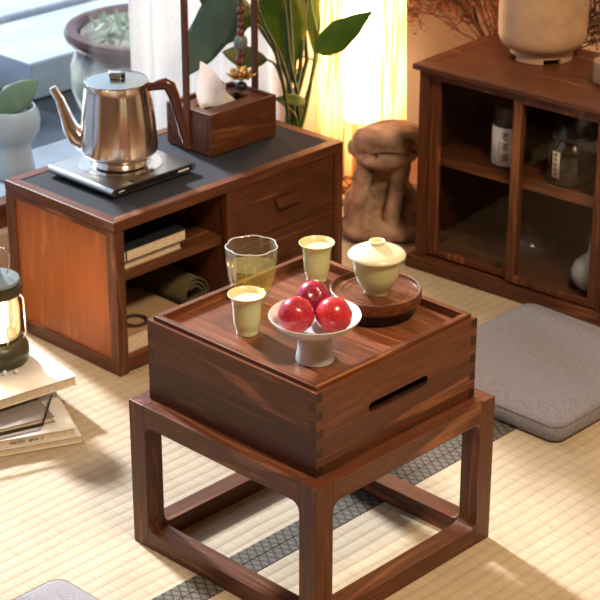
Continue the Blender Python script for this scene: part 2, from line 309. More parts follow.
# ------------------------------------------------------------------ mesh helpers
class MB:
    def __init__(s): s.v = []; s.f = []; s.m = []
    def add(s, vs, fs, mi=0):
        k = len(s.v); s.v += [tuple(v) for v in vs]; s.f += [tuple(i+k for i in f) for f in fs]; s.m += ([mi]*len(fs) if isinstance(mi, int) else list(mi))
        return s
    def box(s, x0, x1, y0, y1, z0, z1, mi=0):
        if x0 > x1: x0, x1 = x1, x0
        if y0 > y1: y0, y1 = y1, y0
        if z0 > z1: z0, z1 = z1, z0
        vs = [(x0, y0, z0), (x1, y0, z0), (x1, y1, z0), (x0, y1, z0), (x0, y0, z1), (x1, y0, z1), (x1, y1, z1), (x0, y1, z1)]
        # bottom, top, -y, +x, +y, -x
        return s.add(vs, [(0, 3, 2, 1), (4, 5, 6, 7), (0, 1, 5, 4), (1, 2, 6, 5), (2, 3, 7, 6), (3, 0, 4, 7)], mi)
    def prism(s, pts, a, b, axis='Y', mi=0):
        """2D outline extruded along axis from a to b. Y: pts are (x,z); X: (y,z); Z: (x,y)"""
        def P(p, h):
            return {'Y': (p[0], h, p[1]), 'X': (h, p[0], p[1]), 'Z': (p[0], p[1], h)}[axis]
        n = len(pts); vs = [P(p, a) for p in pts]+[P(p, b) for p in pts]
        fs = [tuple(range(n)), tuple(range(2*n-1, n-1, -1))]+[(i, i+n, (i+1) % n+n, (i+1) % n) for i in range(n)]
        return s.add(vs, fs, mi)
    def lathe(s, prof, n=48, mi=0, cx=0, cy=0, fn=None):
        k0 = []; vs = []; fs = []
        rings = []
        for (r, z) in prof:
            if r < 1e-6: rings.append([len(vs)]); vs.append((cx, cy, z))
            else:
                ring = []
                for i in range(n):
                    a = 2*PI*i/n; rr = fn(r, z, a) if fn else r
                    ring.append(len(vs)); vs.append((cx+rr*math.cos(a), cy+rr*math.sin(a), z))
                rings.append(ring)
        for A, B in zip(rings, rings[1:]):
            if len(A) == 1 and len(B) == 1: continue
            for i in range(n):
                j = (i+1) % n
                if len(A) == 1: fs.append((A[0], B[j], B[i]))
                elif len(B) == 1: fs.append((A[i], A[j], B[0]))
                else: fs.append((A[i], A[j], B[j], B[i]))
        return s.add(vs, fs, mi)
    def tube(s, pts, rad, n=10, mi=0, flat=1.0, cap=True, closed=False):
        pts = [Vector(p) for p in pts]; m = len(pts)
        if not hasattr(rad, '__len__'): rad = [rad]*m
        t0 = (pts[1]-pts[0]).normalized(); ref = Vector((0, 0, 1)) if abs(t0.z) < .9 else Vector((1, 0, 0))
        nrm = (ref-t0*ref.dot(t0)).normalized(); vs = []; fs = []
        for i, p in enumerate(pts):
            if closed: t = (pts[(i+1) % m]-pts[i-1]).normalized()
            else: t = (pts[min(i+1, m-1)]-pts[max(i-1, 0)]).normalized()
            nrm = (nrm-t*nrm.dot(t)).normalized(); bn = t.cross(nrm)
            for k in range(n):
                a = 2*PI*k/n; vs.append(p+nrm*math.cos(a)*rad[i]+bn*math.sin(a)*rad[i]*flat)
        for i in range(m if closed else m-1):
            j = (i+1) % m
            for k in range(n):
                l = (k+1) % n; fs.append((i*n+k, i*n+l, j*n+l, j*n+k))
        if cap and not closed: fs += [tuple(range(n-1, -1, -1)), tuple((m-1)*n+k for k in range(n))]
        return s.add(vs, fs, mi)
    def ball(s, c, r, n=12, m=8, mi=0, rot=None):
        c = Vector(c); r = (r, r, r) if not hasattr(r, '__len__') else r
        vs = [Vector((0, 0, -r[2]))]; fs = []
        for i in range(1, m):
            p = -PI/2+PI*i/m
            for j in range(n):
                a = 2*PI*j/n; vs.append(Vector((r[0]*math.cos(p)*math.cos(a), r[1]*math.cos(p)*math.sin(a), r[2]*math.sin(p))))
        vs.append(Vector((0, 0, r[2])))
        for j in range(n):
            k = (j+1) % n; fs.append((0, 1+k, 1+j)); fs.append((len(vs)-1, 1+(m-2)*n+j, 1+(m-2)*n+k))
            for i in range(m-2): fs.append((1+i*n+j, 1+i*n+k, 1+(i+1)*n+k, 1+(i+1)*n+j))
        if rot is not None: vs = [rot @ v for v in vs]
        return s.add([v+c for v in vs], fs, mi)
    def xf(s, mat): s.v = [tuple(mat @ Vector(v)) for v in s.v]; return s
    def build(s, name, mats, parent=None, smooth=None, bevel=0, sub=0, solid=0, loc=None, rz=0):
        me = bpy.data.meshes.new(name); me.from_pydata(s.v, [], s.f)
        mats = mats if isinstance(mats, (list, tuple)) else [mats]
        for m in mats: me.materials.append(m)
        me.polygons.foreach_set('material_index', s.m)
        bm = bmesh.new(); bm.from_mesh(me); bmesh.ops.recalc_face_normals(bm, faces=bm.faces); bm.to_mesh(me); bm.free()
        if smooth is not None:
            me.polygons.foreach_set('use_smooth', [True]*len(me.polygons)); me.set_sharp_from_angle(angle=R(smooth))
        me.update()
        o = bpy.data.objects.new(name, me); C.objects.link(o)
        if parent: o.parent = parent
        if loc is not None: o.location = loc
        o.rotation_euler.z = rz
        if solid:
            q = o.modifiers.new('solid', 'SOLIDIFY'); q.thickness = solid; q.offset = 0
        if bevel:
            q = o.modifiers.new('bevel', 'BEVEL'); q.width = bevel; q.segments = 2; q.limit_method = 'ANGLE'; q.angle_limit = R(40)
        if sub:
            q = o.modifiers.new('sub', 'SUBSURF'); q.levels = sub; q.render_levels = sub
        return o
def thing(name, label, cat, loc=(0, 0, 0), rz=0, group=None):
    o = bpy.data.objects.new(name, None); C.objects.link(o); o.empty_display_size = .05
    o.location = loc; o.rotation_euler = (0, 0, rz); return tag(o, label, cat, group)
def tag(o, label, cat, group=None, kind=None):
    o['label'] = label; o['category'] = cat
    if group: o['group'] = group
    if kind: o['kind'] = kind
    return o
def struct(name, mb, m, **k):
    o = mb.build(name, m, **k); o['kind'] = 'structure'; return o
def text_mesh(name, body, size, mat, parent, matrix, depth=.0002, spacing=1.0):
    cu = bpy.data.curves.new(name, 'FONT'); cu.body = body; cu.size = size; cu.align_x = 'CENTER'; cu.align_y = 'CENTER'; cu.extrude = depth; cu.space_line = spacing
    t = bpy.data.objects.new(name, cu); C.objects.link(t); bpy.context.view_layer.update()
    me = bpy.data.meshes.new_from_object(t.evaluated_get(bpy.context.evaluated_depsgraph_get()))
    bpy.data.objects.remove(t); me.materials.clear(); me.materials.append(mat)
    me.transform(matrix); o = bpy.data.objects.new(name, me); C.objects.link(o); o.parent = parent; return o
def arc(cx, cz, r, a0, a1, n=5): return [(cx+r*math.cos(R(a0+(a1-a0)*i/n)), cz+r*math.sin(R(a0+(a1-a0)*i/n))) for i in range(n+1)]
def rrect(x0, x1, y0, y1, r, n=5):
    return arc(x1-r, y1-r, r, 0, 90, n)+arc(x0+r, y1-r, r, 90, 180, n)+arc(x0+r, y0+r, r, 180, 270, n)+arc(x1-r, y0+r, r, 270, 360, n)

# ------------------------------------------------------------------ setting
struct('floor', MB().box(-2.6, 1.82, -2.6, 1.16, -.08, -.020), M['plank'])
struct('ceiling', MB().box(-2.7, 1.92, -2.7, 1.26, 2.6, 2.7), M['wall'])
WX0, WX1, WZ0, WZ1 = -1.3, 1.10, .10, 2.25
struct('wall_window', MB().box(-2.7, WX0, 1.12, 1.22, -.08, 2.6).box(WX1, 1.92, 1.12, 1.22, -.08, 2.6).box(WX0, WX1, 1.12, 1.22, -.08, WZ0-.001).box(WX0, WX1, 1.12, 1.22, WZ1+.001, 2.6), M['wall'])
struct('wall_right', MB().box(1.82, 1.92, -2.7, 1.12, -.08, 2.6), M['wall'])
struct('wall_left', MB().box(-2.7, -2.6, -2.7, 1.12, -.08, 2.6), M['wall_dim'])
struct('wall_rear', MB().box(-2.6, 1.82, -2.7, -2.6, -.08, 2.6), M['wall_dim'])
w = struct('window_1', MB().box(WX0, WX1, 1.14, 1.18, WZ0, WZ0+.05).box(WX0, WX1, 1.14, 1.18, WZ1-.05, WZ1).box(WX0, WX0+.05, 1.14, 1.18, WZ0, WZ1).box(WX1-.05, WX1, 1.14, 1.18, WZ0, WZ1).box(-.34, -.29, 1.14, 1.18, WZ0, WZ1), M['trimwood'], bevel=.003)
MB().box(WX0+.05, -.34, 1.157, 1.163, WZ0+.05, WZ1-.05).build('pane', M['pane'], w)
MB().box(-.29, WX1-.05, 1.157, 1.163, WZ0+.05, WZ1-.05).build('pane', M['pane'], w)
# tatami mats: rush surface + brocade edge strips
SEAM = .0225; BW = .030
def mat_tatami(x0, x1, y0, y1, label):
    t = thing('tatami_mat', label, 'tatami mat', (0, 0, -.0199), group=None)
    MB().box(x0+.001, x1-.001, y0+BW, y1-BW, 0, .0199).build('rush_surface', M['tatami'], t)
    for a, b in ((y0, y0+BW), (y1-BW, y1)):
        MB().box(x0+.001, x1-.001, a+.0006, b-.0002, 0, .0205).build('brocade_border', M['border'], t, bevel=.001)
    return t
mat_tatami(-.62, 1.22, SEAM, .93, 'tan tatami mat under the low cabinet and the stone figure')
mat_tatami(-.62, 1.22, -.86, SEAM, 'tan tatami mat under the front half of the table stand, nearest the viewer')
# outdoors
struct('ground', MB().box(-6, 9, 1.23, 12, -.1, 0), M['wet'])
struct('trim_1', MB().box(-2, .80, 1.225, 1.42, -.0, .12), M['ledge'], bevel=.004)
tag(MB().box(1.02, 2.9, 1.96, 2.30, 0.001, .10).box(1.06, 2.9, 2.31, 2.75, .001, .115).build('garden_step', M['snow'], bevel=.006), 'pale blue-white painted garden step beyond the window glass', 'step')
tag(MB().box(-.2, .93, 2.0, 2.9, .001, .06).build('paving_slab', M['snow'], bevel=.004), 'pale blue paving slab outside at the far left', 'paving')
def bush(name, c, r, n, m, lab):
    b = MB(); rnd = random.Random(3)
    for i in range(n):
        d = Vector((rnd.gauss(0, 1), rnd.gauss(0, 1), rnd.gauss(0, 1))).normalized()*r*rnd.uniform(.55, 1)
        p = Vector(c)+Vector((d.x*1.6, d.y, d.z*.7+0)); s = rnd.uniform(.03, .06)
        e1 = Vector((rnd.uniform(-1, 1), rnd.uniform(-1, 1), rnd.uniform(-1, 1))).normalized(); e2 = e1.orthogonal().normalized()
        b.add([p-e1*s, p+e2*s*.5, p+e1*s, p-e2*s*.5], [(0, 1, 2, 3)])
    return tag(b.build(name, m), lab, 'bush')
bush('garden_bush', (1.9, 3.2, .25), .30, 900, M['leafdk'], 'dark green bush far outside the window at upper left')

# ------------------------------------------------------------------ stand + box + tray (the tea table)
W = .1928; H = .2444; LG = .034
st = thing('table_stand', 'square open walnut stand with rounded inner corners under the wooden box', 'stand')
def rail(axis, side, z0, z1, up, name='rail'):
    """rail with quarter-round fillets where it meets the legs; up=+1 fillet above, -1 below"""
    a, b = -W+LG, W-LG; r = .014
    if up > 0: pts = [(a, z0), (b, z0), (b, z1+r)]+arc(b-r, z1+r, r, 0, -90)[1:]+arc(a+r, z1+r, r, 270, 180)
    else: pts = [(a, z1), (a, z0-r)]+arc(a+r, z0-r, r, 180, 90)[1:]+arc(b-r, z0-r, r, 90, 0)+[(b, z1)]
    c0, c1 = (side*(W-.0003), side*(W-LG+.0003))
    m = MB().prism(pts, min(c0, c1), max(c0, c1), 'Y' if axis == 'X' else 'X')
    return m.build(name, M['wx'] if axis == 'X' else M['wy'], st, bevel=.0012)
for sx in (-1, 1):
    for sy in (-1, 1):
        MB().box(sx*W, sx*(W-LG), sy*W, sy*(W-LG), 0, H).build('leg', M['wz'], st, bevel=.0015)
for s in (-1, 1):
    rail('X', s, H-.034, H-.0002, -1, 'top_rail'); rail('Y', s, H-.034, H-.0002, -1, 'top_rail')
    rail('X', s, .0006, .030, 1, 'bottom_rail'); rail('Y', s, .0006, .030, 1, 'bottom_rail')
B = .170; BT = .013; Z0 = H+.0006; Z1 = .3736; ZM = .314
bx = thing('wooden_box', 'square walnut box with finger-jointed corner and slotted handhold, resting on the stand', 'box', (0, 0, 0))
def wall_board(x0, x1, y0, y1, z0, z1, nm, m): return MB().box(x0, x1, y0, y1, z0, z1).build(nm, m, bx, bevel=.0006)
# front-right wall (y=-B) with the slot
def slotted():
    sx0, sx1, sz, sr = -.064, .062, .3125, .0075
    m = MB(); x0, x1 = -B+BT, B-BT; n = 6
    for (ya, flip) in ((-B, 0), (-B+BT, 1)):
        top = [(sx0+sr, sz+sr)]; 
        upper = [(sx0, sz)]+[(sx0+sr-sr*math.cos(R(a)), sz+sr*math.sin(R(a))) for a in range(15, 91, 15)]+[(sx1-sr+sr*math.sin(R(a)), sz+sr*math.cos(R(a))) for a in range(0, 91, 15)]
        lower = [(p[0], 2*sz-p[1]) for p in upper]
        m.add([(x0, ya, Z1), (x0, ya, sz)]+[(p[0], ya, p[1]) for p in upper]+[(x1, ya, sz), (x1, ya, Z1)], [tuple(range(len(upper)+4))], 0)
        m.add([(x0, ya, Z0), (x0, ya, sz)]+[(p[0], ya, p[1]) for p in lower]+[(x1, ya, sz), (x1, ya, Z0)], [tuple(range(len(upper)+4))], 1)
    loop = upper+lower[::-1][1:-1]; k = len(loop)
    m.add([(p[0], -B, p[1]) for p in loop]+[(p[0], -B+BT, p[1]) for p in loop], [(i, (i+1) % k, (i+1) % k+k, i+k) for i in range(k)], 2)
    m.add([(x0, -B, Z1), (x1, -B, Z1), (x1, -B+BT, Z1), (x0, -B+BT, Z1)], [(0, 1, 2, 3)], 0)
    m.add([(x0, -B, Z0), (x1, -B, Z0), (x1, -B+BT, Z0), (x0, -B+BT, Z0)], [(0, 1, 2, 3)], 1)
    return m
slotted().build('slotted_side', [M['bxa'], M['bxb'], M['endg']], bx)
def side(mk, ax):
    return mk
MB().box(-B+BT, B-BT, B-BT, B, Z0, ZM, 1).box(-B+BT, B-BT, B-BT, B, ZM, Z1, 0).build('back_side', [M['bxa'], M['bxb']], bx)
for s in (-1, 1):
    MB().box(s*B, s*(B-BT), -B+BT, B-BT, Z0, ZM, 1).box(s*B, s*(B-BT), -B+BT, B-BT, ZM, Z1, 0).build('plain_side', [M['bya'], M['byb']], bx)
for sx in (-1, 1):
    for sy in (-1, 1):
        m = MB(); nf = 9; h = (Z1-Z0)/nf
        for i in range(nf):
            z = Z0+i*h; xw = i % 2   # xw: finger of the wall along x -> end grain on the x face
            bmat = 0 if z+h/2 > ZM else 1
            fx = 4 if xw else (3 if bmat == 0 else 4); fy = (0 if bmat == 0 else 1) if xw else 2
            m.box(sx*B, sx*(B-BT), sy*B, sy*(B-BT), z, z+h, [0, 0, fy, fx, fy, fx])
        m.build('finger_joint', [M['bxa'], M['bxb'], M['endg'], M['bya'], M['byb']], bx)
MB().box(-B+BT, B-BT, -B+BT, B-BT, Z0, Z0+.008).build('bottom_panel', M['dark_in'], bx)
T = .1638; TW = .0095; TF = .3672; TT = .3800
tr = thing('tea_tray', 'square walnut tray lid with raised rim set into the top of the wooden box', 'tray')
m = MB(); xs = [-T+TW, -.085, -.002, .078, T-TW]
for i in range(4): m.box(xs[i]+.0002, xs[i+1]-.0002, -T+TW, T-TW, .3560, TF, i)
m.build('tray_floor', M['tray'], tr)
for s in (-1, 1):
    MB().prism([(-T, s*T), (T, s*T), (T-TW, s*(T-TW)), (-T+TW, s*(T-TW))], .3560, TT, 'Z').build('rim', M['rim'], tr, bevel=.0008)
    MB().prism([(s*T, -T), (s*T, T), (s*(T-TW), T-TW), (s*(T-TW), -T+TW)], .3560, TT, 'Z').build('rim', walnut('walnut_tray_rim_y%d' % s, 'Y', 14+s, 1.2, rough=.3), tr, bevel=.0008)

# ------------------------------------------------------------------ tea things on the tray
TF += .0004
def tea_cup(x, y, label):
    t = thing('tea_cup', label, 'cup', (x, y, TF), group='celadon tea cups on the tray')
    out = [(.0001, .002), (.0125, .002), (.0135, 0), (.0155, 0), (.0160, .0035), (.0158, .006), (.0185, .012), (.0200, .022), (.0208, .040), (.0222, .051), (.0248, .058), (.0272, .0605), (.0275, .0615)]
    inn = [(.0268, .0618), (.0240, .0595), (.0212, .0530), (.0196, .041), (.0188, .024), (.016, .014), (.0001, .010)]
    MB().lathe(out+inn, 56).build('cup_body', M['celadon'], t, smooth=50)
    MB().lathe([(.0001, .0460), (.0197, .0460), (.0195, .0450), (.0001, .0450)], 40).xf(Matrix.Translation((0, 0, .008)) @ Matrix.Diagonal((1.1, 1.1, 1, 1))).build('tea', M['cup_tea'], t, smooth=40)
    return t
tea_cup(-.090, .044, 'pale green tea cup nearest the tray corner, in front of the clear glass')
tea_cup(.116, .102, 'pale green tea cup at the back of the tray, behind the plums')
g = thing('drinking_glass', 'clear glass with petal-lobed rim, half full of pale green tea', 'glass', (-.002, .123, TF))
lob = lambda r, z, a: r*(1+.10*min(1, z/.04)*(abs(math.cos(3.5*a+.6))**.7-.7))
prof = [(.0001, .003), (.016, .002), (.0205, 0), (.0225, .002), (.0265, .009), (.0315, .022), (.0355, .042), (.0375, .062), (.0385, .085), (.0375, .0858), (.0365, .085), (.0355, .062), (.0336, .042), (.0298, .023), (.0245, .012), (.0001, .0085)]
MB().lathe(prof, 112, fn=lob).build('glass_body', M['cup_glass'], g, smooth=60)
MB().lathe([(.0001, .0093), (.0238, .0128), (.0291, .0238), (.0328, .042), (.0342, .053), (.0342, .0545), (.0001, .0545)], 84, fn=lob).build('tea', M['tea_liquid'], g, smooth=50)
rimr = MB().tube([(lob(.0378, .085, 2*PI*i/84)*math.cos(2*PI*i/84), lob(.0378, .085, 2*PI*i/84)*math.sin(2*PI*i/84), .0856) for i in range(84)], .0009, 8, closed=True)
rimr.build('glass_lip', glassy('bright_glass_lip', (.9, .9, .88), .3, .6, .1, .45, (.95, .93, .88)), g, smooth=60)
d = thing('tea_coaster', 'round turned walnut saucer tray on a black foot under the lidded cup', 'saucer', (.090, -.042, TF))
MB().lathe([(.0001, .0), (.050, 0), (.053, .002), (.0535, .013), (.050, .016), (.0001, .016)], 72).build('foot', M['discbase'], d, smooth=40)
MB().lathe([(.0001, .0165), (.050, .0165), (.062, .0185), (.0672, .024), (.0680, .034), (.0672, .0395), (.0660, .0402), (.0640, .0395), (.0628, .0350), (.0500, .0345), (.0495, .0335), (.0485, .0335), (.0480, .0345), (.0400, .0345), (.0396, .0338), (.0388, .0338), (.0384, .0345), (.0001, .0345)], 84).build('dish', M['disc'], d, smooth=35)
gw = thing('lidded_tea_bowl', 'pale celadon lidded bowl with knob standing on the round wooden saucer', 'tea bowl', (.0885, -.0445, TF+.0349))
MB().lathe([(.0001, .002), (.0165, .002), (.0172, 0), (.0192, 0), (.0200, .004), (.0225, .008), (.0290, .018), (.0335, .032), (.0362, .048), (.0385, .0555), (.0372, .0560), (.0345, .048), (.032, .032), (.027, .019), (.018, .010), (.0001, .008)], 64).build('bowl', M['celadon'], gw, smooth=50)
MB().lathe([(.0001, .0562), (.034, .0563), (.0425, .0578), (.0428, .0592), (.0405, .0625), (.0350, .0655), (.0240, .0705), (.0130, .0735), (.0110, .0745), (.0112, .0790), (.0120, .0805), (.0105, .0812), (.0085, .0800), (.0075, .0765), (.0001, .0762)], 64).build('lid', M['celadon_lid'], gw, smooth=50)
MB().lathe([(.0001, .0768), (.0074, .0768), (.0068, .0775), (.0001, .0775)], 24).build('knob_hollow', M['knobgreen'], gw, smooth=50)
bw = thing('pedestal_dish', 'white porcelain footed dish holding three plums', 'dish', (-.084, -.085, TF))
MB().lathe([(.0001, .003), (.024, .002), (.0265, 0), (.0278, .0005), (.0275, .004), (.0250, .015), (.0238, .030), (.0250, .038), (.0300, .042), (.0430, .0475), (.0560, .056), (.0625, .0635), (.0648, .0680), (.0642, .0690), (.0628, .0682), (.0600, .0635), (.0530, .0570), (.0420, .0505), (.0300, .0463), (.0001, .0450)], 80).build('dish_body', M['porcelain'], bw, smooth=50)
def plum(c, r, mat, label, rot):
    b = MB(); n, m_ = 40, 26; vs = []
    b.ball((0, 0, 0), 1.0, n, m_)
    nv = []
    for v in b.v:
        v = Vector(v); th = math.atan2(v.y, v.x); ph = math.acos(max(-1, min(1, v.z)))
        k = 1-.16*math.exp(-(ph/.28)**2)-.035*math.exp(-(math.sin(th/2)/.10)**2)*math.sin(ph)**.5 if True else 1
        nv.append(rot @ (v*k*r*Vector((1, 1, .97)).length/1.715))
    b.v = [tuple(v) for v in nv]
    return tag(b.build('plum', mat, smooth=80, loc=c), label, 'plum', group='plums in the footed dish')
dr = Vector((math.sin(YAW), -math.cos(YAW), 0)); df = Vector((math.cos(YAW), math.sin(YAW), 0)); bc = Vector((-.084, -.085, TF))
rp = .0258
plum(bc-dr*.0262-df*.0135+Vector((0, 0, .0740)), rp, M['plum_a'], 'red plum at the left front of the footed dish', Matrix.Rotation(.5, 3, 'X'))
plum(bc+dr*.0262-df*.0135+Vector((0, 0, .0740)), rp, M['plum_b'], 'bright red plum at the right front of the footed dish', Matrix.Rotation(.9, 3, 'Y') @ Matrix.Rotation(.5, 3, 'X'))
plum(bc-dr*.002+df*.0295+Vector((0, 0, .0800)), rp*.98, M['plum_c'], 'dark purple-red plum behind the other two in the footed dish', Matrix.Rotation(.7, 3, 'X') @ Matrix.Rotation(-.6, 3, 'Y'))

# ------------------------------------------------------------------ low cabinet at the left
X0, X1, Y0, Y1, HC = .1545, .7395, .625, .9315, .2994
lc = thing('low_cabinet', 'low walnut cabinet with slate grey top, two open shelves and two drawers', 'cabinet', (X0, Y0, .0006))
LX = X1-X0; LY = Y1-Y0; HC2 = HC-.0006
fr = .022
for a, b, ax in ((0, fr, 'F'), (LY-fr, LY, 'B')):
    MB().prism([(0, a if ax == 'F' else b), (LX, a if ax == 'F' else b), (LX-fr, b if ax == 'F' else a), (fr, b if ax == 'F' else a)], HC2-.020, HC2, 'Z').build('top_frame', M['cabx'], lc, bevel=.0012)
for s in (0, 1):
    o_, i_ = (0, fr) if s == 0 else (LX, LX-fr)
    MB().prism([(o_, 0), (o_, LY), (i_, LY-fr), (i_, fr)], HC2-.020, HC2, 'Z').build('top_frame', M['caby'], lc, bevel=.0012)
MB().box(fr, LX-fr, fr, LY-fr, HC2-.018, HC2-.0015).build('slate_inlay', M['slate'], lc)
for s in (0, 1):       # side frames with recessed panels
    xa, xb = (0, .022) if s == 0 else (LX-.022, LX)
    for ya, yb in ((0, .024), (LY-.024, LY)): MB().box(xa, xb, ya, yb, 0, HC2-.0205).build('side_stile', M['cabz'], lc, bevel=.001)
    for za, zb in ((0, .026), (HC2-.030, HC2-.0206)): MB().box(xa, xb, .0242, LY-.0242, za, zb).build('side_rail', M['caby'], lc, bevel=.001)
    p0 = xa+.005 if s == 0 else xb-.012
    MB().box(p0, p0+.007, .0242, LY-.0242, .0262, HC2-.0302).build('side_panel', M['panel'], lc)
MB().box(.0222, LX-.0222, .002, LY-.006, .004, .030).build('bottom_board', M['cabx'], lc, bevel=.0008)
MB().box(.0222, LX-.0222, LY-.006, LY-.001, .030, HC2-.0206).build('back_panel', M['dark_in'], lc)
MX0, MX1 = .2730, .2965
MB().box(MX0, MX1, .001, LY-.0065, .0302, HC2-.0206).build('divider', M['cabz'], lc, bevel=.001)
MB().box(.0222, MX0-.0002, .018, LY-.0065, .172, .190).build('shelf', M['cabx'], lc, bevel=.001)
MB().box(MX1+.0002, LX-.0222, .002, .02, .1545, .166).build('drawer_rail', M['cabx'], lc, bevel=.001)
for za, zb in ((.1675, HC2-.0215), (.0312, .1535)):
    dr_ = MB().box(MX1+.002, LX-.0235, .003, .018, za, zb).box(MX1+.004, LX-.026, .018, LY-.02, za+.004, zb-.02).build('drawer', M['draw'], lc, bevel=.001)
    zc = (za+zb)/2; xc = (MX1+LX-.0235)/2
    MB().prism(rrect(xc-.031, xc+.031, zc-.0085, zc+.0085, .006), -.011, .0028, 'Y').build('drawer_handle', M['tissue_wood'], dr_, bevel=.002)

def book(name, label, sx, sy, h, cover, loc, rz, pages=None, ct=.0018, group=None, spine='x0'):
    """soft or hard bound book: page block between covers, spine on x=0 side (or y1)"""
    t = thing(name, label, 'book', loc, rz, group)
    pages = pages or M['paper']
    MB().box(.001, sx-.003, .002, sy-.002, ct, h-ct).build('pages', pages, t)
    c = MB().box(0, sx, 0, sy, 0, ct).box(0, sx, 0, sy, h-ct, h)
    if spine == 'x0': c.box(0, .001, 0, sy, ct, h-ct)
    else: c.box(0, sx, sy-.0015, sy, ct, h-ct)
    c.build('cover', cover, t, bevel=.0004)
    return t
SZ = .0006+.190+.0003
book('book', 'thin brown thread-bound book under the navy one on the cabinet shelf', .150, .195, .016, M['kraft'], (.183, .648, SZ), 0, spine='y1')
b2 = book('book', 'dark navy covered book on top of the thin brown one on the shelf', .158, .195, .022, M['navy_cover'], (.1835, .643, SZ+.0165), 0, spine='y1', ct=.0012)
MB().box(.012, .0135, -.0006, .003, .002, .020).build('binding_thread', M['ink'], b2)
# paper stack + roll under the shelf
book('book', 'pale cream book with black ring printed on the cover, on the cabinet floor', .16, .15, .036, M['kraft'], (.182, .638, .0314), 0, spine='y1')
bb = book('book', 'grey covered book behind the cream one on the cabinet floor', .155, .07, .033, M['grey_cover'], (.183, .79, .0314), 0, spine='y1')
tag(MB().tube([(.234+.022*math.cos(2*PI*i/30), .672+.022*math.sin(2*PI*i/30), .0713) for i in range(30)], .0032, 8, closed=True).build('wooden_ring', M['ink'], smooth=60), 'dark round ring lying on the cream book inside the cabinet', 'ring')
roll = thing('rolled_mat', 'olive green rolled canvas lying under the cabinet shelf', 'roll', (.3865, .675, .0314+.0392))
prof_ = []
pts = []
for i in range(60):
    a = -PI/2+i/59*PI*5.2; r = .0385-i/59*.020; pts.append((r*math.cos(a), r*math.sin(a)))
m = MB(); th_ = .0022
for i in range(59):
    (x0, z0), (x1, z1) = pts[i], pts[i+1]; l0 = math.hypot(x0, z0); l1 = math.hypot(x1, z1)
    a0 = (x0*(1-th_/l0), z0*(1-th_/l0)); a1 = (x1*(1-th_/l1), z1*(1-th_/l1))
    vs = [(x0, 0, z0), (x1, 0, z1), (a1[0], 0, a1[1]), (a0[0], 0, a0[1])]; vs += [(v[0], .21, v[2]) for v in vs]
    m.add(vs, [(0, 1, 2, 3), (7, 6, 5, 4), (0, 4, 5, 1), (2, 6, 7, 3)])
m.build('canvas', M['olive_cloth'], roll, smooth=50)

# ------------------------------------------------------------------ kettle on its heating plate
hp = thing('heating_plate', 'square brushed steel electric heating plate under the kettle', 'hot plate', (.222, .708, HC+.0005), R(0))
PX, PY = .205, .182
m = MB(); pr = arc(.008, .0115, .0075, 270, 90, 8)+arc(PX-.008, .0115, .0075, 90, -90, 8)
m.prism(pr, 0, PY, 'Y'); m.build('steel_shell', M['plate_steel'], hp, smooth=30)
MB().box(.010, PX-.010, -.0006, .001, .0065, .0165).build('black_front', M['black'], hp)
MB().box(.016, .030, -.0010, -.0004, .0105, .0125).build('maker_mark', M['tin_label'], hp); MB().box(PX-.045, PX-.018, -.0010, -.0004, .010, .013).build('maker_mark', M['tin_label'], hp)
for fx in (.03, PX-.03):
    for fy in (.03, PY-.03): MB().lathe([(.0001, 0), (.009, 0), (.009, .0042), (.0001, .0042)], 16, cx=fx, cy=fy).build('foot', M['black'], hp)
kx, ky = .107, .098
MB().lathe([(.056, .0191), (.076, .0191), (.077, .0199), (.073, .0202), (.060, .0202), (.056, .0197)], 64, cx=kx, cy=ky).build('heating_ring', M['steel'], hp, smooth=40)
MB().box(.052, .062, .006, .016, .0190, .0193).build('power_mark', M['black'], hp)
KX, KY, KZ = .3225, .8005, HC+.0005+.0207
kt = thing('kettle', 'brushed stainless steel kettle with thin spout and dark wooden handle', 'kettle', (KX, KY, KZ))
MB().lathe([(.0001, .001), (.046, 0), (.050, .002), (.0505, .010), (.0520, .0135), (.0650, .0200), (.0712, .0290), (.0716, .0370), (.0705, .055), (.0680, .085), (.0640, .118), (.0604, .143), (.0588, .1575), (.0596, .1595), (.0592, .1612), (.0575, .1612), (.0570, .1580), (.0001, .1575)], 96).build('body', M['steel'], kt, smooth=30)
MB().lathe([(.0001, .1578), (.0560, .1578), (.0562, .1600), (.054, .1606), (.0001, .1635)], 72).build('lid', M['steel_lid'], kt, smooth=30)
lf = -dr
hk = Matrix.Rotation(math.atan2(lf.y, lf.x), 4, 'Z')     # local +x points to the left of the picture
def K(mb): return mb.xf(hk)
K(MB().box(-.010, .014, -.007, .007, .1630, .1760)).build('lid_knob', M['chrome'], kt, bevel=.003); K(MB().box(-.0165, -.0102, -.006, .006, .1640, .1735)).build('knob_end', M['black'], kt, bevel=.001)
sp = [(.058, 0, .042), (.076, 0, .052), (.088, 0, .070), (.096, 0, .096), (.105, 0, .124), (.117, 0, .146)]
K(MB().tube(sp, [.022, .0195, .0150, .0112, .0085, .0068], 20)).build('spout', M['steel'], kt, smooth=60)
hd = [(-.056, 0, .146), (-.072, 0, .150), (-.088, 0, .153), (-.096, 0, .148), (-.103, 0, .130), (-.109, 0, .106), (-.115, 0, .080), (-.1185, 0, .055), (-.121, 0, .040)]
K(MB().tube(hd, [.0075, .0095, .0115, .0120, .0105, .0095, .0088, .0075, .004], 14, flat=.8)).build('handle', M['handle_wood'], kt, smooth=60)

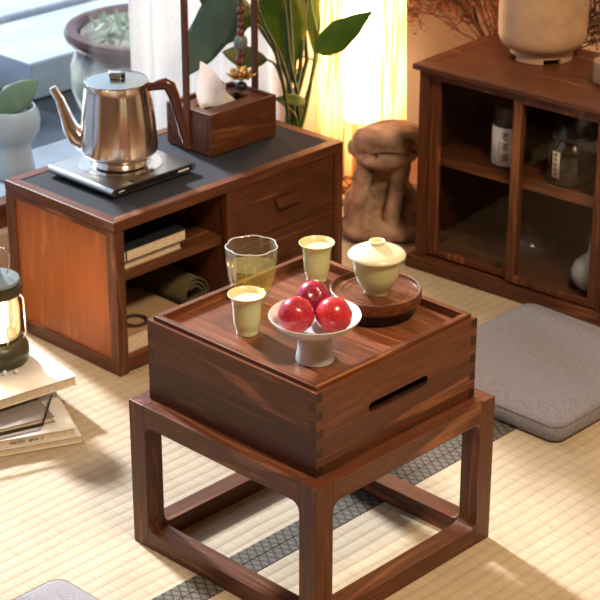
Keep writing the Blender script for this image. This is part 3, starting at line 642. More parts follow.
# ------------------------------------------------------------------ tissue box with a tall carrying frame, charm
tb = thing('tissue_box', 'walnut tissue box with tall narrow carrying frame on the low cabinet', 'tissue box', (.499, .742, HC+.0005))
tx, ty, tz, tt = .175, .124, .083, .009
MB().box(0, tx, 0, tt, 0, tz).box(0, tx, ty-tt, ty, 0, tz).box(0, tt, tt, ty-tt, 0, tz).box(tx-tt, tx, tt, ty-tt, 0, tz).box(tt, tx-tt, tt, ty-tt, 0, .006).build('box_body', M['tissue_wood'], tb, bevel=.0015)
MB().box(tt, tx-tt, tt, .045, tz-.014, tz-.006).box(tt, tx-tt, ty-.045, ty-tt, tz-.014, tz-.006).box(tt, .03, .045, ty-.045, tz-.014, tz-.006).box(tx-.03, tx-tt, .045, ty-.045, tz-.014, tz-.006).build('slotted_lid', M['cabx'], tb)
for xa in (-.0065, tx+.0005): MB().box(xa, xa+.006, ty/2-.0075, ty/2+.0075, .002, .46).build('handle_post', M['tissue_wood'], tb, bevel=.001)
MB().box(-.0065, tx+.0065, ty/2-.0075, ty/2+.0075, .4605, .474).build('handle_bar', M['tissue_wood'], tb, bevel=.001)
def tissue():
    m = MB(); nu, nv = 14, 12; vs = []; fs = []
    for i in range(nu+1):
        for j in range(nv+1):
            u = i/nu; v = j/nv; x = .035+.098*u*(1-.38*v)-.004*v; z = -.016+(.105+.0*u)*v*(1-.55*u) if True else 0
            y = ty/2+.012*math.sin(u*7+v*2)*(1-.5*v)+.008*math.sin(v*5)
            vs.append((x, y, tz+z))
    for i in range(nu):
        for j in range(nv): a = i*(nv+1)+j; fs.append((a, a+nv+1, a+nv+2, a+1))
    return m.add(vs, fs)
tag(tissue().build('tissue', M['tissue'], smooth=80, solid=.0012, sub=1, loc=(.499, .742, HC+.0005)), 'white paper tissue pulled up out of the wooden box', 'tissue')
ch = thing('hanging_charm', 'string of beads with a gilt lotus charm hanging inside the tissue box frame', 'charm', (.640, .804, HC+.0005-.018))
MB().tube([(0, 0, .4775), (0, 0, .108)], .0009, 6).build('cord', M['ink'], ch)
m = MB(); z = .44
MB().tube([(0, 0, .459), (.0005, 0, .30), (0, 0, .275)], [.0035, .004, .003], 10).build('tassel_cap', M['handle_wood'], ch, smooth=60)
m = MB(); 
for z, r in ((.262, .0075), (.247, .006), (.234, .007)): m.ball((0, 0, z), r)
m.build('bead_string', M['bead_red'], ch, smooth=80)
m = MB().ball((0, 0, .199), (.015, .012, .017)); m.build('blue_bead', M['bead_blue'], ch, smooth=80)
for q in ((0, 0, .219), (.002, 0, .176), (-.004, .002, .163)): MB().ball(q, .008).build('small_bead', M['bead_red'], ch, smooth=80)
m = MB()
for k in range(3):
    for i in range(8):
        a = 2*PI*i/8+k*.4; tl = R(20+k*25); L_ = .033-.004*k
        e = Vector((math.cos(a)*math.cos(tl), math.sin(a)*math.cos(tl), math.sin(tl))); s_ = Vector((-math.sin(a), math.cos(a), 0))
        o_ = Vector((0, 0, .128)); up = e.cross(s_).normalized()*-.002
        m.add([o_, o_+e*L_*.55+s_*.011+up, o_+e*L_+up*.2, o_+e*L_*.55-s_*.009+up, o_+e*L_*.55+up*3], [(0, 1, 4), (1, 2, 4), (2, 3, 4), (3, 0, 4)])
m.build('lotus', M['brass'], ch, smooth=30, solid=.0012)
MB().ball((0, 0, .112), (.012, .012, .009)).build('dark_bead', M['black'], ch, smooth=80)

# ------------------------------------------------------------------ right-hand glazed cabinet
rc = thing('display_cabinet', 'low walnut display cabinet with two sliding glass doors', 'cabinet', (.9001, .5776, .0006), -1.5076)
CL, CD, CH = .455, .285, .4307
MB().box(-.012, CL+.012, -.010, CD, 0, .026).build('plinth', walnut('rc_x', 'X', 33, .8), rc, bevel=.0015)
MB().box(-.008, CL+.008, -.008, .026, CH-.0125, CH).box(-.008, CL+.008, CD-.03, CD+.004, CH-.0125, CH).box(-.008, .022, .0262, CD-.0302, CH-.0125, CH).box(CL-.022, CL+.008, .0262, CD-.0302, CH-.0125, CH).build('top_frame', walnut('rc_top', 'X', 34, 1.0, rough=.32), rc, bevel=.003)
MB().box(.0225, CL-.0225, .0265, CD-.0305, CH-.012, CH-.0012).build('top_panel', walnut('rc_tp', 'X', 35, 1.1, rough=.32), rc)
wzr = walnut('rc_z', 'Z', 36, .8)
for xa in (0.004, CL-.024): MB().box(xa, xa+.020, .002, .024, .0262, CH-.0127).build('front_post', wzr, rc, bevel=.001)
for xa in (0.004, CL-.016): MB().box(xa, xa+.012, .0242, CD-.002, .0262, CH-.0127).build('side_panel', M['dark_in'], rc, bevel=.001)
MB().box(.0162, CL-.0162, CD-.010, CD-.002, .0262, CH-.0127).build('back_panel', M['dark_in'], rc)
MB().box(.0242, CL-.0242, .002, .024, CH-.0235, CH-.0127).build('top_rail', wzr, rc)
MB().box(.0162, CL-.0162, .034, CD-.0102, .218, .240).build('shelf', walnut('rc_sh', 'X', 37, .9), rc, bevel=.001)
MB().box(.0162, CL-.0162, .0262, CD-.0102, .0263, .0300).build('bottom_board', walnut('rc_bt', 'X', 38, .8), rc)
wd = walnut('rc_door', 'Z', 39, 1.0); 
def sliding(x0, x1, ya, lw, rw):
    z0, z1 = .0305, CH-.0237; yb = ya+.0095; bh = .014
    d_ = MB().box(x0, x0+lw, ya, yb, z0, z1).box(x1-rw, x1, ya, yb, z0, z1).box(x0+lw, x1-rw, ya, yb, z0, z0+bh).box(x0+lw, x1-rw, ya, yb, z1-.008, z1).build('sliding_door', wd, rc, bevel=.0012)
    MB().box(x0+lw, x1-rw, ya+.003, ya+.0055, z0+bh, z1-.008).build('glass_pane', M['door_glass'], d_)
sliding(.0245, .2420, .0140, .022, .018); sliding(.2240, CL-.0245, .0035, .019, .018)
RM = Matrix.Translation((.9001, .5776, .0006)) @ Matrix.Rotation(-1.5076, 4, 'Z')
def rcw(x, y, z): return RM @ Vector((x, y, z))
# tins on the shelf
t = thing('tea_tin', 'black tea tin with white paper label on the left half of the shelf', 'tin', rcw(.167, .082, .2404), -1.5076); t.scale = (.84, .84, 1)
MB().lathe([(.0001, 0), (.0385, 0), (.0400, .002), (.0400, .088), (.0370, .094), (.0370, .100), (.0390, .1015), (.0390, .122), (.037, .124), (.0001, .124)], 56).build('tin_body', M['tin'], t, smooth=35)
m = MB(); n = 40
vs = []
for i in range(n+1):
    a = -PI+.5+(PI-.5)*i/n; 
    for zz in (.004, .082): vs.append((.0407*math.cos(a), .0407*math.sin(a), zz))
m.add(vs, [(2*i, 2*i+2, 2*i+3, 2*i+1) for i in range(n)]); m.build('paper_label', M['tin_label'], t, smooth=60, solid=.0006)
def cyl_text(body, size, rad, ang, zc, mat, parent, nm):
    Mx = Matrix.Rotation(ang, 4, 'Z') @ Matrix.Translation((rad, 0, zc)) @ Matrix(((0, 0, 1, 0), (1, 0, 0, 0), (0, 1, 0, 0), (0, 0, 0, 1)))
    return text_mesh(nm, body, size, mat, parent, Mx)
INK = plain('black_ink', (.02, .025, .02), .7)
VA = math.atan2(-1.0, -.12)      # facing the room in the cabinet frame
for i, c in enumerate('老茶頭'): cyl_text(c, .019, .0414, R(-70), .065-.022*i, INK, t, 'label_text')
for i, c in enumerate('云南普洱茶'): cyl_text(c, .0055, .0414, R(-90), .052-.0075*i, INK, t, 'label_text')
t = thing('tea_jar', 'smoky brown lidded jar with a narrow cream label on the cabinet shelf', 'jar', rcw(.314, .080, .2404), -1.5076)
MB().lathe([(.0001, 0), (.040, 0), (.0455, .004), (.0465, .012), (.0465, .060), (.0440, .072), (.036, .080), (.034, .086), (.0001, .086)], 56).build('jar_body', M['smoked'], t, smooth=40)
MB().lathe([(.0001, .0865), (.037, .0865), (.040, .089), (.0405, .096), (.035, .102), (.030, .112), (.026, .117), (.0001, .119)], 48).build('lid', M['tin'], t, smooth=40)
m = MB(); vs = []
for i in range(9):
    a = R(-110+22*i/8)
    for zz in (.018, .070): vs.append((.0470*math.cos(a), .0470*math.sin(a), zz))
m.add(vs, [(2*i, 2*i+2, 2*i+3, 2*i+1) for i in range(8)]); m.build('paper_label', M['cream_label'], t, smooth=60, solid=.0005)
for i, c in enumerate('陈年老白茶'): cyl_text(c, .0072, .0477, R(-99), .0635-.0098*i, INK, t, 'label_text')
t = tag(MB().lathe([(.0001, 0), (.018, 0), (.022, .002), (.034, .012), (.0415, .028), (.0420, .042), (.036, .058), (.022, .070), (.013, .078), (.011, .092), (.013, .102), (.0155, .104), (.013, .103), (.009, .092), (.011, .078), (.020, .068), (.0001, .060)], 56).build('vase', plain('pale_blue_white_glaze', (.50, .56, .55), .25, coat=.5), smooth=60, loc=rcw(.378, .078, .0306)), 'small pale blue-white round vase at the right of the cabinet bottom', 'vase')
t = thing('glass_teapot', 'small clear glass teapot on the bottom board behind the left glass door', 'teapot', rcw(.200, .125, .0306), -1.5076)
MB().lathe([(.0001, 0), (.020, 0), (.032, .008), (.038, .022), (.036, .036), (.026, .048), (.020, .052), (.0190, .051), (.024, .047), (.034, .035), (.0362, .022), (.031, .010), (.0001, .0025)], 48).build('pot_body', M['cup_glass'], t, smooth=60)
MB().lathe([(.0001, .0525), (.019, .0525), (.015, .058), (.004, .061), (.006, .067), (.0001, .070)], 32).build('lid', M['cup_glass'], t, smooth=60)
MB().tube([(.034, 0, .020), (.050, 0, .030), (.060, 0, .045)], [.007, .005, .0035], 12).build('spout', M['cup_glass'], t, smooth=60)
MB().tube([(-.034, 0, .038), (-.052, 0, .040), (-.056, 0, .028), (-.040, 0, .014)], .003, 10).build('handle', M['cup_glass'], t, smooth=60)

# planter on the right cabinet
pw = rcw(.157, .194, .4307+.0004)
pl = thing('planter', 'round beige stoneware planter on a notched foot ring on the display cabinet', 'planter', pw)
def footring():
    m = MB(); n = 96
    for i in range(n):
        a0 = 2*PI*i/n; a1 = 2*PI*(i+1)/n; am = math.degrees((a0+a1)/2) % 90
        zb = 0 if not 28 < (am-12) % 90 < 62 else .010
        vs = []
        for a in (a0, a1):
            for r in (.054, .062): 
                for z in (zb, .024): vs.append((r*math.cos(a), r*math.sin(a), z))
        m.add(vs, [(0, 1, 5, 4), (2, 6, 7, 3), (0, 4, 6, 2), (1, 3, 7, 5), (0, 2, 3, 1), (4, 5, 7, 6)])
    return m
footring().build('foot_ring', M['planter'], pl)
MB().lathe([(.0001, .020), (.058, .020), (.070, .0225), (.080, .030), (.0855, .042), (.0870, .060), (.0870, .136), (.0880, .145), (.0870, .148), (.0810, .148), (.0800, .144), (.0798, .135), (.0001, .135)], 80).build('bowl', M['planter'], pl, smooth=45)
MB().lathe([(.0001, .142), (.05, .141), (.0795, .1365), (.0795, .1355), (.0001, .1355)], 40).build('soil', M['soil'], pl, smooth=60)
bz = thing('bonsai_tree', 'small pale-trunked bonsai rooted in the beige planter', 'bonsai', pw+Vector((0, 0, .1425)))
MB().tube([(-.012, -.03, -.004), (-.004, -.012, .010), (0, 0, .04), (.01, .01, .09), (0, .02, .15)], [.009, .011, .010, .008, .004], 12).tube([(.03, -.02, -.004), (.012, -.006, .008), (0, 0, .03)], [.004, .006, .008], 10).build('trunk', M['bark'], bz, smooth=60)
m = MB(); rn = random.Random(4)
for i in range(160):
    p = Vector((rn.gauss(0, .04), .02+rn.gauss(0, .04), .16+rn.gauss(0, .02))); e = Vector((rn.uniform(-1, 1), rn.uniform(-1, 1), rn.uniform(-.5, 1))).normalized()*.009; q = e.orthogonal().normalized()*.004
    m.add([p-e, p+q, p+e, p-q], [(0, 1, 2, 3)])
m.build('foliage', M['leaf'], bz)
gl = thing('glass_jar', 'small glass cup with tan content at the right edge of the display cabinet top', 'glass', rcw(.352, .125, .4311))
MB().lathe([(.0001, .002), (.024, 0), (.028, .004), (.030, .020), (.030, .052), (.0288, .052), (.0286, .020), (.026, .006), (.0001, .005)], 48).build('glass_body', M['cup_glass'], gl, smooth=50)
MB().lathe([(.0001, .0055), (.0255, .0065), (.0280, .020), (.0280, .046), (.0001, .048)], 40).build('content', M['candle'], gl, smooth=50)

# ------------------------------------------------------------------ cushions
def cushion(x0, x1, y0, y1, h, mat, label, r=.022):
    t = thing('floor_cushion', label, 'cushion', (0, 0, .0012), group='square grey floor cushions')
    m = MB(); outl = rrect(x0, x1, y0, y1, r, 8); n = len(outl); cx, cy = (x0+x1)/2, (y0+y1)/2
    lv = [(.012, .0), (.004, .0025), (0, .008), (0, h-.009), (.0025, h-.003), (.009, h-.0002), (.03, h+.001), (.10, h+.0025)]
    vs = []
    for ins, z in lv:
        for p in outl:
            dx, dy = cx-p[0], cy-p[1]; sx = ins/abs(x1-x0)*2; sy = ins/abs(y1-y0)*2
            vs.append((p[0]+dx*sx, p[1]+dy*sy, z))
    fs = []
    for k in range(len(lv)-1):
        for i in range(n): fs.append((k*n+i, k*n+(i+1) % n, (k+1)*n+(i+1) % n, (k+1)*n+i))
    fs += [tuple(range(n-1, -1, -1)), tuple((len(lv)-1)*n+i for i in range(n))]
    m.add(vs, fs); m.build('cushion_cover', mat, t, smooth=50)
    pts = [(p[0], p[1], h-.004) for p in outl]
    MB().tube(pts, .0007, 6, closed=True).build('seam', mat, t, smooth=60)
    return t
cushion(.494, .868, -.096, .255, .036, M['cushion'], 'square grey flat cushion between the tea table and the display cabinet')
cushion(-.80, -.371, -.28, .153, .038, M['cushion2'], 'pale grey flat cushion cut off by the bottom left edge of the photo')

# ------------------------------------------------------------------ books and lantern at the left
t = book('book', 'bottom white paperback of the floor stack, lettering along its edge', .235, .17, .012, M['white_cover'], (-.256, .573, .0012), R(-25))
# local frame with the front-right corner at (-.051,.487): place books by that corner
def corner_book(name, label, cx, cy, z, rz, sx, sy, h, cover, **k):
    c, s = math.cos(rz), math.sin(rz)
    return book(name, label, sx, sy, h, cover, (cx-sx*c, cy-sx*s, z), rz, **k)
bpy.data.objects.remove(t.children[0]); bpy.data.objects.remove(t.children[0]); bpy.data.objects.remove(t)
corner_book('book', 'lowest pale paperback of the floor stack, wedge of pages facing the room', -.051, .487, .0012, R(-25), .25, .175, .013, M['white_cover'])
tt_ = corner_book('book', 'white paperback with lettering on its edge, second from the floor', -.056, .494, .0147, R(-25), .25, .172, .014, M['white_cover'], pages=M['paper'])
text_mesh('edge_text', 'nes kilo   gnus  y', .0085, M['ink'], tt_, Matrix.Translation((.165, -.0003, .007)) @ Matrix.Rotation(R(90), 4, 'X'))
corner_book('book', 'grey-brown paperback in the middle of the floor stack', -.068, .535, .0292, R(-17), .20, .15, .011, M['grey_cover'])
gb = tag(MB().tube([(-.30, .585, .0445), (-.105, .520, .0445), (-.030, .590, .0445)], [.0035]*3, 8, flat=.6).build('eyeglass_arm', M['black'], smooth=40), 'thin black bent strip lying in the middle of the floor book stack', 'strip')
gb.name = 'black_strap'
tp = corner_book('book', 'top thick white book of the floor stack, under the lantern', .0225, .583, .0488, R(-9), .25, .20, .018, M['white_cover'])
lt = thing('camping_lantern', 'olive green camping lantern glowing on top of the book stack', 'lantern', (-.035, .727, .0672)); lt.scale = (.97, .97, 1.17)
MB().lathe([(.0001, .004), (.050, .003), (.0540, 0.004), (.0565, .014), (.0560, .024), (.0510, .034), (.0440, .0375), (.0405, .038), (.040, .043), (.0001, .043)], 64).build('base', M['olive'], lt, smooth=40)
MB().lathe([(.0385, .0432), (.0425, .052), (.0430, .085), (.0405, .108), (.0390, .108), (.0412, .085), (.0408, .053), (.0370, .0432)], 56).build('glass_chimney', M['lantern_glass'], lt, smooth=50)
for k in range(4):
    a = 2*PI*k/4+.3; MB().ball((.017*math.cos(a), .017*math.sin(a), .075), (.0085, .0085, .030), 14, 10).build('glowing_tube', M['filament'], lt, smooth=80)
MB().lathe([(.0001, .109), (.043, .109), (.0500, .113), (.0520, .120), (.0500, .126), (.0450, .128), (.0001, .128)], 64).build('collar', M['olive'], lt, smooth=40)
MB().lathe([(.0001, .1285), (.0460, .1285), (.0480, .131), (.0465, .1345), (.030, .138), (.0295, .1375), (.015, .140), (.0001, .140)], 64).build('top_disc', M['greyblue'], lt, smooth=40)
MB().lathe([(.0001, .1402), (.014, .1402), (.0150, .144), (.011, .150), (.008, .153), (.0085, .160), (.0001, .162)], 32).build('top_knob', M['black'], lt, smooth=40)
for k in range(6):
    a = 2*PI*k/6+.25; c_, s_ = math.cos(a), math.sin(a)
    MB().tube([(c_*.0455, s_*.0455, .0375), (c_*.0525, s_*.0525, .046), (c_*.0530, s_*.0530, .075), (c_*.0520, s_*.0520, .103), (c_*.0470, s_*.0470, .1085)], .0017, 8).build('wire_guard', M['chrome'], lt, smooth=60)
a = dr
bail = [dr*(.030*k)+Vector((0, 0, z)) for k, z in ((.85, .141), (1.0, .155), (1.1, .172), (.8, .182), (0, .186), (-.8, .182), (-1.1, .172), (-1.0, .155), (-.85, .141))]
MB().tube(bail, .0014, 8).build('bail_handle', M['chrome'], lt, smooth=60)
for k in range(2): MB().ball((lambda q: (q.x, q.y, .0042))(-df*.061+dr*(.020+.020*k)+df*.006*k), .0042).build('switch_bead', M['porcelain'], lt, smooth=80)

# ------------------------------------------------------------------ stone figure
def statue():
    t = MB(); c = Vector((.998, .742, 0))
    rt = Vector(RT); fwd = Vector((-FW.x, -FW.y, 0)).normalized()         # towards the viewer
    def P(a, b, z): return c+rt*a+fwd*b+Vector((0, 0, z))
    rotm = Matrix((tuple(rt), tuple(fwd), (0, 0, 1))).transposed()
    def E(a, b, z, r, tilt=0): t.ball(P(a, b, z), r, 20, 14, rot=rotm @ Matrix.Rotation(tilt, 3, 'Y'))
    # base block
    t.box(0, 0, 0, 0, 0, 0); t.v = t.v[:-8]; t.f = t.f[:-6]; t.m = t.m[:-6]
    E(-.004, 0, .020, (.090, .080, .030)); E(-.020, .026, .020, (.072, .064, .028)); E(.03, .02, .018, (.06, .06, .024))
    E(0, -.022, .095, (.054, .044, .080))                # torso
    E(-.056, -.004, .056, (.032, .045, .046)); E(.056, -.004, .056, (.032, .045, .050))   # haunches
    # head: wide, mouth facing the viewer
    E(.006, .010, .207, (.080, .058, .044), R(-4)); E(.000, .020, .180, (.068, .056, .024), R(-4)); E(.01, -.01, .180, (.05, .04, .05))
    E(.006, .022, .222, (.062, .048, .028), R(-3))
    E(.060, .012, .205, (.018, .022, .022)); E(-.066, .016, .196, (.016, .020, .018))
    E(.030, .030, .225, (.018, .018, .013)); E(-.03, .030, .222, (.018, .018, .013))
    # front legs
    for k, (ax, bx) in enumerate(((-.042, -.060), (.034, .012))):
        pts = [P(ax, .026, .160), P((ax+bx)/2-.002, .046, .110), P(bx, .052, .060), P(bx, .056, .028)]
        t.tube(pts, [.020, .0175, .0155, .018], 16); t.ball(pts[0], .020); t.ball(pts[-1], (.020, .020, .014))
        E(bx, .062, .024, (.021, .024, .014))
    o = t.build('stone_figure', M['stone'], smooth=80)
    q = o.modifiers.new('r', 'REMESH'); q.mode = 'VOXEL'; q.voxel_size = .0030; q.use_smooth_shade = True
    q = o.modifiers.new('s', 'SMOOTH'); q.iterations = 5
    dg = bpy.context.evaluated_depsgraph_get(); me = bpy.data.meshes.new_from_object(o.evaluated_get(dg))
    inv = rotm.transposed()
    for v in me.vertices:
        l = inv @ (v.co-c); a, b, z = l
        d = .0022*noise.noise(v.co*70)+.0035*noise.noise(v.co*24)
        # carved mouth line
        zm = .190+.007*math.cos(a*48+.4)+.16*a
        if b > .0 and abs(a) < .058: d -= .011*math.exp(-((z-zm)/.0042)**2)*(1-(abs(a)/.060)**3)
        # nostril / eye pits at the right of the muzzle
        for (ea, ez, er) in ((.050, .214, .011), (.056, .197, .012), (.034, .228, .009)):
            d -= .007*math.exp(-(((a-ea)**2+(z-ez)**2)/er**2)) if b > 0 else 0
        v.co = v.co+v.normal*d
        if v.co.z < .0015: v.co.z = .0015
    o.modifiers.clear(); o.data = me; me.materials.clear(); me.materials.append(M['stone'])
    return tag(o, 'squat carved stone toad-like figure with a wide mouth, seated between the cabinets', 'statue')
statue()

# ------------------------------------------------------------------ reed floor lamp
lp = thing('floor_lamp', 'glowing reed column lamp with woven base behind the stone figure', 'lamp', (1.145, .945, .0))
LB = -.0198
MB().lathe([(.0001, LB), (.088, LB), (.090, LB+.004), (.090, LB+.012), (.0001, LB+.012)], 48).build('base_board', M['wicker'], lp, smooth=40)
m = MB()
for k in range(22):
    for s in (1, -1):
        pts = [(.083*math.cos(2*PI*k/22+s*q*.13), .083*math.sin(2*PI*k/22+s*q*.13), LB+.012+q*.014) for q in range(6)]
        m.tube(pts, .0022, 6)
for z in (.012, .05, .084): m.tube([(.084*math.cos(2*PI*i/40), .084*math.sin(2*PI*i/40), LB+z+.003) for i in range(40)], .0035, 6, closed=True)
m.build('woven_base', M['wicker'], lp, smooth=60)
lz = LB+.088
def pl_(r, z, a): return r*(1+.02*math.sin(28*a))
MB().lathe([(.099, lz), (.096, lz+.15), (.090, lz+.40), (.082, lz+.75), (.080, lz+.90)], 336, fn=pl_).build('reed_shade', M['shade'], lp, smooth=60)
MB().lathe([(.0001, lz+.10), (.036, lz+.10), (.040, lz+.12), (.040, lz+.60), (.0001, lz+.62)], 32).build('glowing_tube', M['bulb'], lp, smooth=40)
MB().tube([(0, 0, LB+.012), (0, 0, lz+.0995)], .010, 10).build('stem', M['black'], lp)

# ------------------------------------------------------------------ curtain
def curtain(x0, x1, y, z0, z1, name, label):
    m = MB(); n = int((x1-x0)/.006); vs = []; rows = [z0, .5, 1.2, z1]
    for i in range(n+1):
        x = x0+(x1-x0)*i/n
        for z in rows: vs.append((x, y+.018*math.sin(x*75+.8*math.sin(x*13))+.006*math.sin(x*31+z*2), z))
    k = len(rows); m.add(vs, [(i*k+j, (i+1)*k+j, (i+1)*k+j+1, i*k+j+1) for i in range(n) for j in range(k-1)])
    return tag(m.build(name, M['curtain'], smooth=80, solid=.0008), label, 'curtain')
curtain(.612, 1.09, 1.085, .0, 2.28, 'curtain', 'sheer off-white linen curtain hanging behind the tissue box')
tag(MB().tube([(-1.4, 1.085, 2.295), (1.5, 1.085, 2.295)], .012, 12).build('curtain_rod', M['trimwood'], smooth=60), 'curtain rod above the window', 'rod')

# ------------------------------------------------------------------ leafy plant behind the cabinet
pp = thing('potted_plant', 'tall broad-leaved green plant between the low cabinet and the reed lamp', 'plant', (.955, 1.0, -.0196))
PP = Vector(pp.location)
MB().lathe([(.0001, 0), (.038, 0), (.045, .01), (.052, .07), (.054, .10), (.050, .10), (.048, .095), (.0001, .095)], 48).build('pot', M['planter'], pp, smooth=40)
def leaf(base, tip, width, side, droop=0, fold=.15, n=18, peak=.45, pw_=.9):
    """blade from base to tip; side = blade direction across; returns MB in plant coordinates"""
    base = Vector(base); tip = Vector(tip); ax = (tip-base); side = Vector(side); side = (side-ax*side.dot(ax)/ax.length_squared).normalized(); nn = ax.normalized().cross(side)
    vs = []; fs = []; K_ = 6
    for i in range(n+1):
        u = i/n; w_ = width/2*(math.sin(PI*(u**(math.log(.5)/math.log(peak))))**pw_ if 0 < u < 1 else .01)
        c_ = base+ax*u+nn*droop*math.sin(PI*u)+Vector((0, 0, 0))
        for j in range(-K_//2, K_//2+1):
            q = j/(K_/2); vs.append(c_+side*(w_*q*(1+.04*math.sin(u*19+q)))+nn*(abs(q)*w_*fold+.06*w_*math.sin(u*14)))
    for i in range(n):
        for j in range(K_): a_ = i*(K_+1)+j; fs.append((a_, a_+1, a_+K_+2, a_+K_+1))
    return MB().add([v-PP for v in vs], fs)
def plant_leaf(stem_px, base_px, tip_px, width, mat, y, droop=.01, side=None, ytip=None, sr=.0035, peak=.45, fold=.15):
    b0 = at(*base_px, y=y); tp_ = at(*tip_px, y=ytip or y)
    ax = (tp_-b0).normalized(); sd = side or ax.cross(-FW)
    lf_ = leaf(b0, tp_, width, sd, droop, fold, peak=peak).build('leaf', mat, pp, smooth=80, solid=.0009)
    if stem_px is not None:
        root = Vector((PP.x+random.uniform(-.02, .02), PP.y+random.uniform(-.02, .02), PP.z+.09))
        pts = [root]+[at(*q, y=(PP.y*.5+y*.5) if k == 0 else y) for k, q in enumerate(stem_px)]+[b0]
        # smooth
        sm = []
        for i in range(len(pts)-1):
            p0 = pts[max(i-1, 0)]; p1 = pts[i]; p2 = pts[i+1]; p3 = pts[min(i+2, len(pts)-1)]
            for k in range(5):
                q = k/5; sm.append(.5*((2*p1)+(p2-p0)*q+(2*p0-5*p1+4*p2-p3)*q*q+(3*p1-p0-3*p2+p3)*q**3))
        sm.append(pts[-1]); nn_ = len(sm)
        MB().tube([p-PP for p in sm], [sr*1.4-(sr*.8)*i/nn_ for i in range(nn_)], 8).build('leaf_stem', M['leafdk'] if mat is not M['leaf'] else M['leaf'], pp, smooth=60)
plant_leaf([(303, 120), (312, 75)], (316, 52), (373, 11), .062, M['leaf'], .93, droop=-.006, peak=.36, ytip=.80)
plant_leaf([(296, 118), (300, 75)], (293, 70), (272, -30), .105, M['leaf'], 1.01, peak=.5)
plant_leaf([(298, 118), (296, 60)], (318, 62), (314, -25), .045, M['leaf'], 1.03, peak=.5)
plant_leaf([(294, 118), (282, 60)], (262, 22), (196, -8), .075, M['leafdk'], .97, peak=.45)
plant_leaf([(290, 118), (278, 70)], (268, 60), (222, 52), .046, M['leafdk'], .98, peak=.4)
plant_leaf([(288, 118), (275, 50), (262, 20)], (244, -30), (184, 78), .085, M['leafteal'], .93, peak=.5, droop=.01)
plant_leaf([(297, 122)], (275, 98), (309, 104), .026, M['leaf'], .965, peak=.5, side=Vector((0, .4, 1)))
plant_leaf([(304, 118), (316, 50), (325, -10)], (335, -60), (380, -120), .09, M['leaf'], 1.0)
plant_leaf([(300, 118), (318, 50), (312, 10)], (305, -30), (290, -110), .09, M['leafdk'], 1.03)
plant_leaf([(301, 120), (290, 60), (285, 10)], (275, -40), (235, -110), .1, M['leafdk'], .99)
plant_leaf([(299, 120), (288, 80), (262, 30)], (250, 24), (218, 46), .018, M['leafdk'], .985)
plant_leaf([(299, 120), (290, 85), (266, 34)], (246, 20), (206, 34), .016, M['leafdk'], .985)
for q in ((292, 60, 288, 10), (307, 60, 300, 0), (300, 70, 307, 20), (289, 90, 284, 40)):
    r_ = Vector((PP.x+random.uniform(-.025, .025), PP.y+random.uniform(-.02, .02), PP.z+.09)); a_ = at(q[0], q[1], y=1.0); b_ = at(q[2], q[3]-30, y=1.0)
    MB().tube([r_-PP, (r_*.5+a_*.5)-PP, a_-PP, b_-PP], [.006, .0055, .005, .004], 8).build('stalk', M['leafdk'], pp, smooth=60)

# ------------------------------------------------------------------ dried branches in a floor vase behind the display cabinet
dv = thing('dried_branches', 'bare twigs with dried red-brown blossoms standing behind the display cabinet', 'branches', (1.50, .80, -.0198))
MB().lathe([(.0001, 0), (.06, 0), (.075, .03), (.078, .10), (.05, .18), (.03, .21), (.035, .235), (.030, .235), (.026, .21), (.0001, .20)], 40).build('vase', M['planter'], dv, smooth=50)
tw = MB(); bl = MB(); rn = random.Random(11)
def blossom(p, s):
    e1 = Vector((rn.uniform(-1, 1), rn.uniform(-1, 1), rn.uniform(-1, 1))).normalized(); e2 = e1.orthogonal().normalized(); e3 = e1.cross(e2)
    bl.add([p+e1*s, p-e1*s*.6+e2*s, p-e1*s*.6-e2*s*.5+e3*s*.8, p-e1*s*.6-e2*s*.5-e3*s*.8], [(0, 1, 2), (0, 2, 3), (0, 3, 1), (1, 3, 2)])
def grow(p, d, l, r, dep):
    pts = [p]; n = 5
    for i in range(n):
        d = (d+Vector((rn.gauss(0, .07), rn.gauss(0, .12), rn.gauss(0, .08)))).normalized(); p = p+d*l/n; p.x = max(-.26, min(.22, p.x)); p.y = min(.26, p.y); pts.append(p)
        if dep >= 1:
            for _ in range(1 if dep == 1 else 2): blossom(p+Vector((rn.gauss(0, .010), rn.gauss(0, .010), rn.gauss(0, .010))), rn.uniform(.0022, .0048))
    tw.tube(pts, [r*(1-.5*i/n) for i in range(n+1)], 5)
    if dep < 3:
        for k in range(5 if dep < 2 else 3):
            q = pts[rn.randint(2, n)]; dd = (d+Vector((rn.gauss(0, .4), rn.gauss(0, .5), rn.gauss(0, .3)))).normalized(); grow(q, dd, l*.62, r*.55, dep+1)
for k in range(19):
    a_ = k*2.4; grow(Vector((.01*math.cos(a_), .01*math.sin(a_), .20)), Vector((.10*math.cos(a_)+.03, .85*(k-9)/9, .8)).normalized(), .30, .0045, 0)
tw.build('twigs', M['twig'], dv, smooth=60); o = bl.build('blossoms', M['blossom'], dv); o['kind'] = 'stuff'

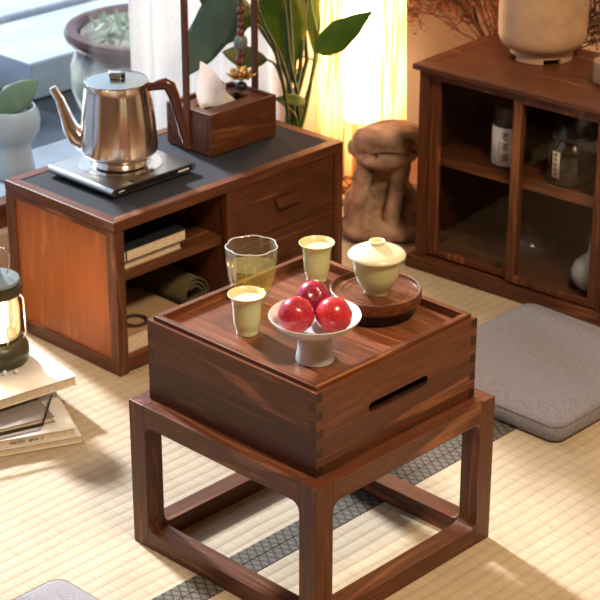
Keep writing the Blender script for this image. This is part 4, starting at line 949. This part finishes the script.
# ------------------------------------------------------------------ outside the glass: two pots
gp = thing('garden_pot', 'large glazed garden pot with brown rim outside the window, full of moss', 'pot', (1.062, 1.535, .0005)); gp.scale = (1.12, 1.12, 1.08)
MB().lathe([(.0001, 0), (.105, 0), (.118, .01), (.158, .06), (.178, .12), (.178, .17), (.166, .205), (.164, .215), (.176, .226), (.186, .236), (.189, .247), (.184, .257), (.170, .260), (.160, .254), (.154, .240), (.0001, .240)], 96).build('pot_body', M['glazepot'], gp, smooth=50)
m = MB(); m.lathe([(.0001, .254), (.06, .258), (.12, .250), (.1545, .246), (.1545, .241), (.0001, .241)], 48); m.build('mossy_soil', M['moss'], gp, smooth=80)
m = MB(); rn2 = random.Random(9)
for i in range(110):
    a_ = rn2.uniform(0, 2*PI); q = math.sqrt(rn2.random())*.125; p = Vector((q*math.cos(a_), q*math.sin(a_), .250)); e = Vector((rn2.gauss(0, .5), rn2.gauss(0, .5), rn2.uniform(.1, .8))).normalized()*rn2.uniform(.02, .05); s_ = e.cross(Vector((0, 0, 1))).normalized()*.006
    m.add([p-s_, p+s_, p+e+s_*.5, p+e-s_*.3], [(0, 1, 2, 3)])
m.build('sprigs', M['orchid'], gp)
wp = thing('pedestal_planter', 'white goblet-shaped planter with one broad leaf standing outside the window', 'planter', (.470, 1.325, .1205))
MB().lathe([(.0001, 0), (.046, 0), (.048, .004), (.044, .030), (.040, .060), (.040, .072), (.050, .082), (.060, .098), (.0635, .118), (.0610, .138), (.054, .150), (.0515, .150), (.057, .137), (.058, .130), (.0001, .130)], 64).build('planter_body', plain('grey_white_glaze', (.40, .46, .47), .35), wp, smooth=50)
MB().lathe([(.0001, .137), (.04, .136), (.056, .132), (.056, .130), (.0001, .130)], 40).build('soil', M['soil'], wp, smooth=60)
PP = Vector((.470, 1.325, .1205))
leaf(PP+Vector((-.04, 0, .140)), at(39, 80, y=1.29), .062, (at(39, 80, y=1.29)-(PP+Vector((-.02, 0, .14)))).cross(-FW), -.012).build('leaf', M['orchid'], wp, smooth=80, solid=.001)
MB().tube([(-.01, 0, .132), (-.005, .0, .165), (.006, 0, .195)], [.003, .0025, .002], 8).build('stalk', M['twig'], wp, smooth=60)

# ------------------------------------------------------------------ light
wd_ = bpy.data.worlds.new('world'); sc.world = wd_; wd_.use_nodes = True
bg = wd_.node_tree.nodes['Background']; bg.inputs[0].default_value = (.68, .82, 1.0, 1); bg.inputs[1].default_value = 1.15
def light(name, kind, loc, direction, energy, col, **k):
    l = bpy.data.lights.new(name, kind); l.energy = energy; l.color = col
    for a_, v in k.items(): setattr(l, a_, v)
    o = bpy.data.objects.new(name, l); C.objects.link(o); o.location = loc
    if direction is not None: o.rotation_euler = Vector(direction).to_track_quat('-Z', 'Y').to_euler()
    return o
el = R(32.5); hz = Vector((-.175, -.98, 0)).normalized()*math.cos(el)
light('sun', 'SUN', (0, 4, 4), (hz.x, hz.y, -math.sin(el)), 7.0, (1, .96, .92), angle=R(5))
light('ceiling_lamp', 'AREA', (-.25, -1.25, 2.55), (.12, .50, -1.0), 70, (1, .76, .50), size=.55)
light('lantern_glow', 'POINT', (-.035, .727, .142), None, 1.8, (1, .60, .28), shadow_soft_size=.02)
sc.view_settings.view_transform = 'Standard'; sc.view_settings.look = 'None'; sc.view_settings.gamma = 1; sc.view_settings.use_curve_mapping = False
sc.view_settings.exposure = .42
sc.cycles.use_denoising = True; sc.cycles.max_bounces = 10; sc.cycles.transparent_max_bounces = 24
sc.cycles.sample_clamp_indirect = 6
